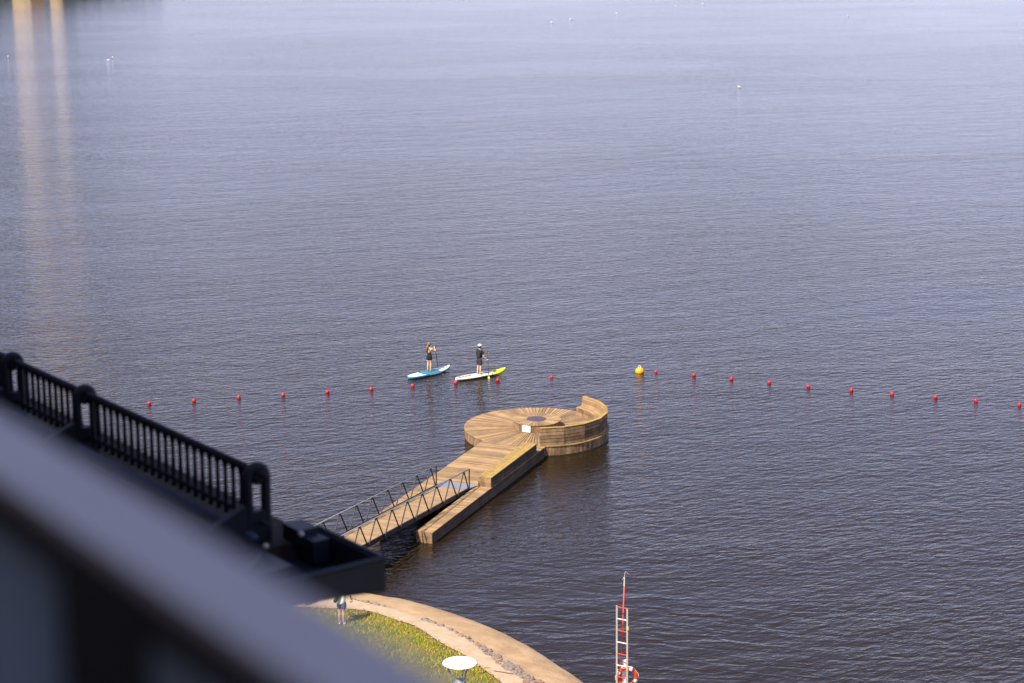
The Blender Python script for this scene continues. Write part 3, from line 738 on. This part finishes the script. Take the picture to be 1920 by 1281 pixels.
def person(label, base, f, hh, armL, armR, skin, build, legs=0.11, lean=0.0, head_turn=None):
    """base: ground point between feet, f facing; armL/armR: [(elbow offset),(wrist offset)] in world axes from base"""
    root = thing('person', label, 'person', tuple(base)); f = Vector(f).normalized(); lat = Vector((f.y, -f.x, 0))   # lat = person's right
    B = Vector(base); k = hh / 1.75; wv = build
    def P_(l, fo, z, r): q = B + lat * l * k + f * fo * k + Vector((0, 0, z * k)); return (q.x, q.y, q.z, r if isinstance(r, tuple) else r * k)
    pel = P_(0, 0, 0.95, 0.112 * wv); spine = P_(0, lean * 0.4, 1.12, 0.098 * wv); chest = P_(0, lean, 1.32, 0.128 * wv); neck = P_(0, lean * 1.2, 1.47, 0.062); hb = P_(0, lean * 1.35, 1.56, 0.052)
    ch = [[pel, spine, chest, neck, hb]]
    J_ = {}
    for sg, nm in ((-1, 'L'), (1, 'R')):
        hip = P_(sg * 0.085, 0, 0.86, 0.098 * wv); kn = P_(sg * (legs * 0.9), 0.03, 0.49, 0.062); ca = P_(sg * legs, -0.01, 0.33, 0.055); an = P_(sg * legs, -0.03, 0.085, 0.036)
        heel = P_(sg * legs, -0.03, 0.045, 0.036); toe = P_(sg * (legs + 0.02), 0.15, 0.03, 0.028)
        ch.append([pel, hip, kn, ca, an, heel, toe])
        sh = P_(sg * 0.165 * wv, lean, 1.40, 0.060)
        el, wr = (armL if nm == 'L' else armR)
        E = B + Vector(el) ; Wp = B + Vector(wr); m1 = (Vector(sh[:3]) * 0.45 + E * 0.55)
        mid = (E * 0.6 + Wp * 0.4)
        ch.append([chest, sh, (m1.x, m1.y, m1.z, 0.045 * k), (E.x, E.y, E.z, 0.038 * k), (mid.x, mid.y, mid.z, 0.037 * k), (Wp.x, Wp.y, Wp.z, 0.024 * k)])
        J_[nm] = (Vector(sh[:3]), E, Wp, hip, kn)
    body = skinned('body', ch, skin, root)
    hc = Vector(P_(0, lean * 1.4 + 0.015, 1.655, 0)[:3]); hd = head_turn or f
    join_into(body, head_mesh(hc, Vector(hd), 0.093 * k))
    return root, body, P_, J_, hc, f, lat, k
def shirt_mesh(P_, J_, m, root, name='shirt', low=0.86, wide=0.15, sleeves=0.5, lean=0.0, loose=1.0, build=1.0):
    ch = [[P_(0, 0, low, wide * loose), P_(0, lean * 0.3, 1.08, 0.128 * loose * build), P_(0, lean, 1.32, 0.142 * loose * build), P_(0, lean * 1.15, 1.43, 0.085 * loose)]]
    for nm in 'LR':
        sh, E, Wp, _, _ = J_[nm]; e = sh.lerp(E, sleeves)
        ch.append([ch[0][2], (sh.x, sh.y, sh.z, 0.075 * loose), (e.x, e.y, e.z, 0.064 * loose)])
    return skinned(name, ch, m, root)
def shorts_mesh(P_, m, root, bottom=0.58, legs=0.10, r=0.118, name='shorts', top=0.99):
    ch = [[P_(0, 0, top, 0.122), P_(0, 0, 0.92, 0.132)]]
    for sg in (-1, 1): ch.append([ch[0][1], P_(sg * 0.085, 0, 0.84, r), P_(sg * legs * 0.95, 0.02, bottom, r * 0.86)])
    return skinned(name, ch, m, root)

# --- paddleboards
def board(label, a, bpt, wd, kind, name='paddleboard'):
    a = Vector((*a, 0)); c = Vector((*bpt, 0)); L = (c - a).length; d = (c - a).normalized(); n = Vector((-d.y, d.x, 0))
    root = thing(name, label, 'paddleboard', tuple((a + c) / 2))
    NSt = 40; secs = []
    def wid(t): return wd / 2 * max(0.0, (1 - abs(2 * t - 1) ** (3.4 if t < 0.5 else 2.6))) ** (0.42 if t < 0.5 else 0.62)
    def zc(t): return 0.02 + 0.20 * max(0, t - 0.66) ** 2 * 6 + 0.02 * max(0, 0.2 - t)
    TH_ = 0.13
    def pt(t, y, z): p = a + d * (t * L) + n * y; return Vector((p.x, p.y, z))
    top, side, bot = MB(), MB(), MB()
    hull = MB()
    for i in range(NSt):
        t0 = 0.004 + 0.992 * i / NSt; t1 = 0.004 + 0.992 * (i + 1) / NSt
        w0, w1, z0, z1 = wid(t0), wid(t1), zc(t0), zc(t1)
        def sec(w, z): return [(0, z - 0.02), (w * 0.8, z - 0.02), (w, z + 0.03), (w, z + 0.08), (w * 0.93, z + TH_ - 0.012), (w * 0.8, z + TH_), (0, z + TH_)]
        A_, B_ = sec(w0, z0), sec(w1, z1)
        for sg in (1, -1):
            for q in range(6):
                tm = (t0 + t1) / 2
                if kind == 'teal': k_ = 1 if (q >= 4 and (tm > 0.70 or tm < 0.32)) else 0
                else: k_ = (3 if tm > 0.70 else (2 if q <= 2 else 1))
                if kind != 'teal' and tm > 0.70 and q <= 2: k_ = 3 if tm > 0.74 else 2
                hull.poly([pt(t0, sg * A_[q][0], A_[q][1]), pt(t0, sg * A_[q + 1][0], A_[q + 1][1]), pt(t1, sg * B_[q + 1][0], B_[q + 1][1]), pt(t1, sg * B_[q][0], B_[q][1])], k_)
    for tt in (0.004, 0.996):
        w0, z0 = wid(tt), zc(tt); hull.poly([pt(tt, -w0, z0), pt(tt, w0, z0), pt(tt, w0 * 0.8, z0 + TH_), pt(tt, -w0 * 0.8, z0 + TH_)], 0 if kind == 'teal' else 1)
    hull.build('hull', [M['teal'], M['boardwhite'] if kind == 'teal' else M['cream'], M['greyside'], M['lime']], root, smooth=True)
    pad = MB()
    def patch(mb, t0, t1, y0, y1, dz, k=0):
        z0 = zc(t0) + TH_; z1 = zc(t1) + TH_
        mb.hexa([pt(t0, y0, z0), pt(t1, y0, z1), pt(t1, y1, z1), pt(t0, y1, z0)], [pt(t0, y0, z0 + dz), pt(t1, y0, z1 + dz), pt(t1, y1, z1 + dz), pt(t0, y1, z0 + dz)], k)
    h = wd * 0.33
    if kind == 'teal':
        patch(pad, 0.30, 0.56, -h, h, 0.006); patch(pad, 0.60, 0.70, -h * 0.7, h, 0.006)
        pad.build('deck_pad', M['tealpad'], root)
        mk = MB()
        patch(mk, 0.22, 0.235, -h, h * 0.7, 0.008); mk.build('marking', M['teal'], root)
        mk = MB()
        for i in range(9):   # white lettering-like blocks along the side
            t0 = 0.42 + 0.03 * i; p = pt(t0, -wid(t0) - 0.004, zc(t0) + 0.065); q = pt(t0 + 0.018, -wid(t0 + .018) - 0.004, zc(t0) + 0.065)
            mk.bar(p, q, 0.006, 0.045)
        mk.build('marking', M['boardwhite'], root)
    else:
        patch(pad, 0.28, 0.60, -h, h, 0.006); pad.build('deck_pad', M['cream'], root, label='pale grey deck pad')
        mk = MB()
        for (t0, t1, y0, y1) in ((0.06, 0.11, -0.06, 0.12), (0.14, 0.17, 0.0, 0.1), (0.185, 0.21, -0.04, 0.1), (0.225, 0.24, -0.02, 0.12), (0.255, 0.28, -0.05, 0.10), (0.29, 0.31, -0.02, 0.12), (0.62, 0.635, -0.2, 0.2), (0.74, 0.75, -0.22, -0.02), (0.80, 0.81, -0.1, 0.12)):
            patch(mk, t0, t1, y0, y1, 0.010)
        patch(mk, 0.30, 0.60, 0.12, 0.14, 0.012)
        for i in range(5):
            t0 = 0.44 + 0.028 * i; p = pt(t0, -wid(t0) - 0.004, zc(t0) + 0.09); q = pt(t0 + 0.014, -wid(t0 + .014) - 0.004, zc(t0) + 0.09)
            mk.bar(p, q, 0.006, 0.035)
        mk.build('marking', M['black'], root)
    fin = MB(); fin.hexa([pt(0.08, -0.006, -0.2), pt(0.12, -0.006, -0.2), pt(0.12, 0.006, -0.2), pt(0.08, 0.006, -0.2)], [pt(0.08, -0.01, 0.01), pt(0.15, -0.01, 0.01), pt(0.15, 0.01, 0.01), pt(0.08, 0.01, 0.01)])
    fin.build('fin', M['black'], root)
    return root, zc, d, n
board('teal paddleboard with white nose and tail under the woman', (-5.857, 109.25), (-3.60, 111.45), 0.78, 'teal')
board('cream paddleboard with lime nose under the man in cap', (-3.158, 108.85), (-0.367, 110.85), 0.76, 'lime')
def paddle(label, top, bot, mshaft, mblade, face):
    top = Vector(top); bot = Vector(bot); r = thing('paddle', label, 'paddle', tuple(bot)); d = (bot - top).normalized()
    b = MB(); b.tube([top, bot - d * 0.3], 0.016, 8); b.build('shaft', mshaft, r)
    b = MB(); s_ = Vector(face).cross(d).normalized(); b.tube([top - s_ * 0.06, top + s_ * 0.06], 0.018, 8); b.build('grip', M['black'], r)
    b = MB(); n_ = s_.cross(d).normalized() * 0.008; pts = []
    for (t, w_) in ((-0.40, 0.012), (-0.32, 0.035), (-0.2, 0.07), (-0.08, 0.075), (0, 0.045)):
        pts.append((bot + d * t, w_))
    for (p, w0), (q, w1) in zip(pts, pts[1:]): b.hexa([p - s_ * w0 - n_, p + s_ * w0 - n_, q + s_ * w1 - n_, q - s_ * w1 - n_], [p - s_ * w0 + n_, p + s_ * w0 + n_, q + s_ * w1 + n_, q - s_ * w1 + n_])
    b.build('blade', mblade, r)

# woman on the teal board (camera axes: X right, Y away)
wb = Vector((-4.72, 110.42, 0.155))
root, body, P_, J_, hc, f, lat, k = person('woman with ponytail in black swimsuit and shorts standing on teal board', wb, (0.45, 0.9, 0), 1.68,
    [(-0.02, 0.30, 1.20), (0.26, 0.34, 1.30)], [(0.36, 0.02, 1.17), (0.30, 0.22, 1.34)], M['skin'], 0.92, legs=0.095)
hb_ = MB()
for nm, pd_ in (('L', Vector((0.6, 0.3, 0.3))), ('R', Vector((-0.2, 0.6, 0.5)))):
    hand(hb_, J_[nm][2], pd_, Vector((0.3, 0.5, -0.5)), Vector((0, 0, 1)), 0.95)
join_into(body, hb_)
hr = MB(); hr.ball(hc - f * 0.014 + Vector((0, 0, 0.02)), 0.105, 0.098, 0.118, 16, 12)
ht = hc - f * 0.1
hr.tube([ht + Vector((0, 0, 0.03)), ht - f * 0.04 + Vector((-0.03, 0, -0.06)), ht - f * 0.05 + Vector((-0.07, 0, -0.2)), ht - f * 0.03 + Vector((-0.10, 0, -0.36)), ht - f * 0.02 + Vector((-0.10, 0, -0.47))], [0.03, 0.045, 0.05, 0.038, 0.012], 8)
hr.build('hair', M['hair'], root, smooth=True)
shorts_mesh(P_, M['black'], root, bottom=0.66, legs=0.095, r=0.128, top=1.06)
ch = [[P_(0, 0, 0.86, 0.150), P_(0, 0, 1.0, 0.142), P_(0, 0.01, 1.16, 0.122)], [P_(0, 0.01, 1.16, 0.122), P_(0, 0.05, 1.28, 0.112), P_(0, 0.065, 1.36, 0.08)]]
skinned('swimsuit', ch, M['black'], root)
sb_ = MB()
for sg in (1, -1):
    a_ = [Vector(P_(sg * 0.10, 0.10, 1.30, 0)[:3]), Vector(P_(sg * 0.085, 0.03, 1.46, 0)[:3]), Vector(P_(sg * 0.06, -0.11, 1.36, 0)[:3]), Vector(P_(sg * 0.08, -0.115, 1.15, 0)[:3])]
    sb_.tube(a_, 0.010, 6)
sb_.build('strap', M['black'], root)
paddle('black paddle held upright by the woman', wb + Vector((0.33, 0.33, 1.38)), wb + Vector((0.50, 0.72, -0.3)), M['black'], M['black'], (1, 0.6, 0))

# man on the cream board
mb_ = Vector((-1.86, 109.72, 0.155))
root, body, P_, J_, hc, f, lat, k = person('man in white cap, black t-shirt and dark shorts standing on cream board', mb_, (0.62, 0.78, 0), 1.72,
    [(0.20, 0.28, 1.22), (0.42, 0.30, 1.23)], [(0.27, -0.08, 1.02), (0.43, -0.03, 0.86)], M['skin'], 1.05, legs=0.10, lean=0.03)
hb_ = MB()
hand(hb_, J_['L'][2], Vector((0.8, -0.2, 0.1)), Vector((0.2, -0.3, -0.7)), Vector((0, 0, 1)))
hand(hb_, J_['R'][2], Vector((0.8, 0.1, -0.2)), Vector((0.1, 0.4, -0.6)), Vector((0, 0, 1)))
join_into(body, hb_)
shirt_mesh(P_, J_, M['black'], root, 't_shirt', low=0.76, wide=0.160, sleeves=0.6, lean=0.03, loose=1.08, build=1.1)
shorts_mesh(P_, M['darkgrey'], root, bottom=0.54, legs=0.10, r=0.125)
hr = MB(); hr.ball(hc - f * 0.012 - Vector((0, 0, 0.015)), 0.101, 0.094, 0.104, 16, 10); hr.build('hair', M['darkhair'], root, smooth=True)
cpm = MB(); cpm.ball(hc - f * 0.008 + Vector((0, 0, 0.055)), 0.112, 0.108, 0.085, 16, 10)
q0 = hc + f * 0.09 + Vector((0, 0, 0.05)); cpm.hexa([q0 - lat * 0.075, q0 + f * 0.09 - lat * 0.05, q0 + f * 0.09 + lat * 0.05, q0 + lat * 0.075], [q + Vector((0, 0, 0.012)) for q in (q0 - lat * 0.075, q0 + f * 0.09 - lat * 0.05, q0 + f * 0.09 + lat * 0.05, q0 + lat * 0.075)])
cpm.build('cap', M['white'], root, smooth=True)
paddle('thin dark paddle with lime blade dipped beside the cream board', mb_ + Vector((0.46, 0.26, 1.27)), mb_ + Vector((0.56, -0.40, -0.36)), M['darkgrey'], M['lime'], (0.3, 1, 0))

# walker on the lawn, back to the camera
pb = Vector((-6.24, 68.75, 0.97))
root, body, P_, J_, hc, f, lat, k = person('person in loose pale shirt and denim shorts standing on the lawn', pb, (0.25, 0.97, 0), 1.68,
    [(-0.34, 0.05, 1.10), (-0.18, 0.28, 1.02)], [(0.33, -0.02, 1.12), (0.36, 0.14, 0.88)], M['pinkskin'], 0.95, legs=0.085, lean=0.04)
hb_ = MB()
hand(hb_, J_['L'][2], Vector((0.6, 0.5, -0.1)), Vector((0.4, 0.2, -0.5)), Vector((0, 0, 1)))
hand(hb_, J_['R'][2], Vector((0.05, 0.25, -0.9)), Vector((-0.6, 0.3, -0.1)), Vector((0, 1, 0)))
join_into(body, hb_)
shirt_mesh(P_, J_, M['shirt'], root, 'shirt', low=0.76, wide=0.185, sleeves=0.85, lean=0.04, loose=1.22)
shorts_mesh(P_, M['denim'], root, bottom=0.60, legs=0.09, r=0.122)
hr = MB(); hr.ball(hc - f * 0.014 + Vector((0, 0, 0.02)), 0.106, 0.10, 0.118, 16, 12); hr.build('hair', M['hair'], root, smooth=True)
bgp = MB()
bgp.tube([pb + Vector(q) * 1.0 for q in ((-0.22, -0.17, 0.92), (-0.14, -0.20, 1.10), (-0.06, -0.18, 1.28), (-0.02, -0.08, 1.44), (-0.05, 0.12, 1.40))], [0.07, 0.075, 0.05, 0.03, 0.02], 8)
bgp.build('shoulder_bag', M['darkgrey'], root, smooth=True)
shp = MB()
for sg in (-1, 1):
    q = Vector(P_(sg * 0.095, 0.05, 0.04, 0)[:3]); shp.ball(q, 0.055, 0.14, 0.045, 12, 8)
shp.build('shoes', M['white'], root, smooth=True)

# ------------------------------------------------------------------ lamp with round reflector
LX, LY, LZ = -1.50, 53.66, 5.64
lamp = thing('park_lamp', 'park lamp with flat round white reflector above the lawn', 'street lamp', (LX, LY, 1.0))
b = MB(); b.lathe((LX, LY, 0), [(0.001, LZ + 0.045), (0.3, LZ + 0.035), (0.48, LZ + 0.006), (0.505, LZ - 0.012), (0.48, LZ - 0.022), (0.001, LZ - 0.01)], 48); b.build('reflector', M['white'], lamp, smooth=True)
for a in (R(-55), R(70), R(190)):
    b = MB(); e = Vector((math.cos(a), math.sin(a), 0)); c = Vector((LX, LY, 0))
    b.bar(c + e * 0.40 + Vector((0, 0, LZ - 0.02)), c + e * 0.17 + Vector((0, 0, LZ - 0.62)), 0.02, 0.05, up=tuple(e)); b.build('strut', M['steel'], lamp)
b = MB(); b.tube([(LX + 0.13, LY - 0.37, LZ + 0.05), (LX + 0.15, LY - 0.36, LZ - 0.1)], 0.018, 6); b.build('clip', M['steel'], lamp)
b = MB(); b.lathe((LX, LY, 0), [(0.001, LZ - 0.5), (0.10, LZ - 0.5), (0.13, LZ - 0.56), (0.19, LZ - 0.60), (0.19, LZ - 0.72), (0.09, LZ - 0.86), (0.065, LZ - 0.95), (0.001, LZ - 0.95)], 28); b.build('lamp_head', M['steel'], lamp, smooth=True)
b = MB(); b.tube([(LX, LY, 0.9), (LX, LY, 2.2), (LX, LY, LZ - 0.9)], [0.075, 0.06, 0.05], 14); b.build('pole', M['steel'], lamp, smooth=True)

# ------------------------------------------------------------------ rescue station: ladder, boathook, lifebuoy on a post
GX, GY, GZ0 = 3.66, 61.3, 0.72
ld = thing('rescue_ladder', 'tall rescue ladder with orange and white rungs standing at the shore', 'ladder', (GX, GY, GZ0))
lp = Vector((3.46, 61.28, 0)); rp = Vector((3.79, 61.10, 0)); lz, rz = 4.50, 4.46
lean_ = Vector((-0.05, 0.0, 0))
for p, zt in ((lp, lz), (rp, rz)):
    b = MB(); b.bar(p + Vector((0, 0, 0.6)), p + lean_ * 0.9 + Vector((0, 0, zt)), 0.03, 0.055); b.build('stile', M['alu'], ld)
for i in range(10):
    z = 4.46 - i * 0.405; q = lean_ * 0.9 * ((z - 0.6) / 3.9)
    b = MB(); b.tube([lp + q + Vector((0, 0, z)), rp + q + Vector((0, 0, z))], 0.017, 8); b.build('rung', M['orange'] if i % 2 == 0 else M['white'], ld, label='orange rung' if i % 2 == 0 else 'white rung')
b = MB(); q = rp + lean_ * 0.8 + Vector((0.017, -0.03, 3.78)); b.box(q, (0.025, 0, 0), (0, 0.012, 0), (0, 0, 0.06)); b.build('sticker', M['lime'], ld)
bh = thing('boathook', 'long red boathook pole with pale hook leaning behind the ladder', 'boathook', (3.6, 61.5, GZ0))
b = MB(); b.tube([(3.565, 61.62, 0.6), (3.66, 61.42, 5.15)], 0.021, 8); b.build('shaft', M['orange'], bh, smooth=True)
b = MB(); b.tube([(3.66, 61.42, 5.12), (3.663, 61.42, 5.42)], [0.024, 0.018], 8); b.build('socket', M['cream'], bh)
b = MB(); b.tube([(3.664, 61.42, 5.40), (3.672, 61.42, 5.56), (3.70, 61.42, 5.62), (3.74, 61.42, 5.60), (3.79, 61.42, 5.52)], [0.014, 0.012, 0.011, 0.010, 0.006], 6); b.tube([(3.66, 61.42, 5.42), (3.63, 61.42, 5.40), (3.60, 61.42, 5.33)], [0.012, 0.010, 0.006], 6); b.build('hook', M['alu'], bh)
po = thing('rescue_post', 'white rescue post behind the ladder holding the lifebuoy', 'post', (3.66, 61.2, GZ0))
b = MB(); b.box((3.70, 61.56, 1.55), (0.06, 0, 0), (0, 0.04, 0), (0, 0, 0.95)); b.build('post', M['white'], po)
b = MB(); b.tube([(3.74, 61.52, 2.22), (3.76, 61.36, 2.22)], 0.012, 6); b.build('hook', M['steel'], po)
lb = thing('lifebuoy', 'orange lifebuoy with white bands hung on the post by the ladder', 'lifebuoy', (3.785, 61.40, 1.97))
b = MB(); lc = Vector((3.785, 61.40, 1.97))
NN = 48
def ringpt(t, r=0.30): return lc + Vector((math.cos(t) * r, 0, math.sin(t) * r))
b.tube([ringpt(2 * PI * i / NN) for i in range(NN)], 0.062, 12, closed=True); b.build('ring', M['orange'], lb, smooth=True)
for a in (R(-25), R(65), R(155), R(245)):
    b = MB(); b.tube([ringpt(a + R(x_)) for x_ in (-11, -5, 0, 5, 11)], 0.0655, 12); b.build('band', M['white'], lb, smooth=True)
b = MB(); b.tube([ringpt(2 * PI * i / 72, 0.375 + 0.012 * math.sin(8 * PI * i / 36)) for i in range(72)], 0.009, 6, closed=True); b.build('rope', M['rope'], lb, smooth=True)

# ------------------------------------------------------------------ our own building: wall behind the camera, roof ledge, gutter
BA = R(-37.2); A = Vector((math.sin(BA), math.cos(BA), 0)); Nn = Vector((math.cos(BA), -math.sin(BA), 0))
def Bp(a, n, z): p = A * a + Nn * n; return Vector((p.x, p.y, z))
bd = thing('building', 'dark roof ledge and gutter of the tall building at lower left', 'building', tuple(Bp(10, 0, 1.0)))
def bbox(mb, a0, a1, n0, n1, z0, z1): mb.prism([Bp(a0, n0, 0), Bp(a0, n1, 0), Bp(a1, n1, 0), Bp(a1, n0, 0)], z0, z1)
b = MB(); bbox(b, -25, 45, -16, -0.9, 0.9, 40); b.build('wall', M['facade'], bd)  # unseen upper wall, height set to shade the railings and ledge
b = MB(); bbox(b, 11.3, 45, -0.89, 5.5, 0.9, 23.2); b.build('wing_wall', M['facade'], bd)
b = MB(); bbox(b, 10.42, 45, -0.88, 6.34, 23.25, 23.49); b.build('roof_ledge', M['ledge'], bd)
b = MB()
def taper(mb, a0, a1, lo, hi):
    for (n0, n1, z0, z1) in ((-0.6, 5.55, 23.42, 23.42), (5.55, 6.36, 23.42, 23.345)):
        f0 = lo(z0); f1 = lo(z1)
        mb.hexa([Bp(a0, n0, f0), Bp(a0, n1, f1), Bp(a1, n1, f1), Bp(a1, n0, f0)], [Bp(a0, n0, hi(z0)), Bp(a0, n1, hi(z1)), Bp(a1, n1, hi(z1)), Bp(a1, n0, hi(z0))])
taper(b, 9.66, 10.42, lambda z: z, lambda z: z + 0.02)
taper(b, 9.66, 9.70, lambda z: z + 0.021, lambda z: 23.55)
bbox(b, 9.70, 10.42, 6.32, 6.36, 23.37, 23.55)
bbox(b, 9.66 + 0.75, 10.43, -0.6, 5.9, 23.445, 23.52)
b.tube([Bp(9.67, -0.6, 23.555), Bp(9.67, 6.36, 23.555)], 0.022, 8); b.tube([Bp(9.67, 6.35, 23.555), Bp(10.42, 6.35, 23.555)], 0.018, 8)
b.build('gutter', M['zinc'], bd)
b = MB(); bbox(b, 10.34, 10.54, 6.16, 6.30, 23.495, 23.59); bbox(b, 10.20, 10.338, 6.18, 6.30, 23.40, 23.55); b.build('parapet_block', M['zinc'], bd)
b = MB(); b.tube([Bp(10.15, 5.75, 23.56), Bp(9.8, 5.2, 23.50)], 0.03, 8); bbox(b, 9.98, 10.405, 5.55, 5.90, 23.45, 23.515); b.build('flashing', M['zinc'], bd)
for (a, n, z) in ((10.36, 5.93, 23.53), (10.33, 6.17, 23.57)):
    b = MB(); b.ball(Bp(a, n, z), 0.02, nu=10, nv=8); b.build('bolt', M['alu'], bd)
for (a, n) in ((11.6, 5.3),):
    b = MB(); b.ball(Bp(a, n, 23.5), 0.05, 0.03, 0.02, nu=10, nv=8); b.build('bolt', M['alu'], bd)

rl = thing('roof_railing', 'black ornamental iron railing with arched posts along the roof ledge', 'railing', tuple(Bp(10.5, 6.0, 23.49)))
AR0, AR1 = 10.45, 20.5
b = MB(); b.tube([Bp(AR0, 6.0, 23.95), Bp(AR1, 6.0, 23.95)], 0.027, 8); b.build('top_rail', M['iron'], rl, smooth=True)
b = MB(); b.tube([Bp(AR0, 6.0, 23.635), Bp(AR1, 6.0, 23.635)], 0.016, 8); b.build('middle_rail', M['iron'], rl, smooth=True)
b = MB(); b.tube([Bp(AR0, 5.90, 23.56), Bp(AR1, 5.90, 23.56)], 0.036, 8); b.build('lower_rail', M['pipe'], rl, smooth=True)
posts = [10.55, 13.02, 14.3, 16.8, 18.1, 20.4]
b0 = None; a = AR0 + 0.115
while a < AR1:
    if min(abs(a - p) for p in posts) > 0.06:
        if b0 is None:
            b = MB(); c = Bp(a, 6.0, 0)
            b.lathe((c.x, c.y, 0), [(0.001, 23.58), (0.020, 23.585), (0.013, 23.64), (0.019, 23.70), (0.014, 23.78), (0.013, 23.88), (0.022, 23.92), (0.022, 23.96), (0.001, 23.965)], 8)
            b0 = b.build('baluster', M['iron'], rl, smooth=True); ref = c
        else:
            o = b0.copy(); COL.objects.link(o); o.parent = rl; d = Bp(a, 6.0, 0) - ref; o.location = (d.x, d.y, 0)
    a += 0.103
for p in posts:
    b = MB()
    arch = [Bp(p, 6.05, 23.49), Bp(p, 6.05, 23.90)] + [Bp(p, 5.985 + 0.065 * math.cos(t), 23.93 + 0.065 * math.sin(t)) for t in [PI * i / 8 for i in range(9)]] + [Bp(p, 5.92, 23.90), Bp(p, 5.92, 23.49)]
    b.tube(arch, 0.033, 8); b.box(Bp(p, 5.985, 23.60), Nn * 0.065, A * 0.03, (0, 0, 0.11)); b.ball(Bp(p, 5.99, 23.92), 0.045)
    po_ = b.build('arched_post', M['iron'], rl, smooth=False)
    b = MB(); b.poly([Bp(p - 0.012, 5.90, 23.80), Bp(p - 0.012, 5.90, 23.49), Bp(p - 0.012, 5.62, 23.49), Bp(p - 0.012, 5.66, 23.58)])
    b = MB(); q = [(5.90, 23.76), (5.90, 23.49), (5.48, 23.49), (5.46, 23.56), (5.66, 23.66)]
    b.hexa([Bp(p - 0.03, n, z) for n, z in q], [Bp(p + 0.03, n, z) for n, z in q])
    b.tube([Bp(p, 5.58 + 0.07 * math.cos(t), 23.585 + 0.07 * math.sin(t)) for t in [2 * PI * i / 16 for i in range(16)]], 0.036, 6, closed=True)
    b.build('scroll_bracket', M['iron'], rl)

# nearest thing: balcony railing, far out of focus
NA = R(-34.5); A2 = Vector((math.sin(NA), math.cos(NA), 0)); N2 = Vector((math.cos(NA), -math.sin(NA), 0))
def Np(a, n, z): p = A2 * a + N2 * n; return Vector((p.x, p.y, z))
def nbox(mb, a0, a1, n0, n1, z0, z1): mb.prism([Np(a0, n0, 0), Np(a0, n1, 0), Np(a1, n1, 0), Np(a1, n0, 0)], z0, z1)
HZ = CAM_Z - 0.45
br = thing('balcony_railing', 'grey blue balcony handrail with dark frame, blurred in the foreground', 'railing', tuple(Np(1, 0.54, CAM_Z - 1.55)))
b = MB(); nbox(b, -1.2, 5.0, 0.506, 0.577, HZ - 0.012, HZ); b.build('handrail', M['handrail'], br)
b = MB(); nbox(b, -1.2, 5.0, 0.509, 0.573, HZ - 0.044, HZ - 0.0125); b.build('rail_side_shade', M['under'], br)  # black colour stands in for shade on the handrail's inward side
for (a0, a1) in ((1.185, 1.335), (3.2, 3.36), (-0.8, -0.64)):
    b = MB(); nbox(b, a0, a1, 0.512, 0.57, HZ - 1.1, HZ - 0.0445); b.build('post', M['under'], br)
for (a0, a1) in ((-0.635, 1.18), (1.34, 3.195), (3.365, 5.0)):
    b = MB(); nbox(b, a0, a1, 0.514, 0.526, HZ - 1.0, HZ - 0.0447); b.build('panel', M['pane'], br)
b = MB(); nbox(b, -1.2, 5.0, -0.6, 0.60, CAM_Z - 1.75, CAM_Z - 1.56); bs = b.build('balcony_slab', M['facade'], bd)
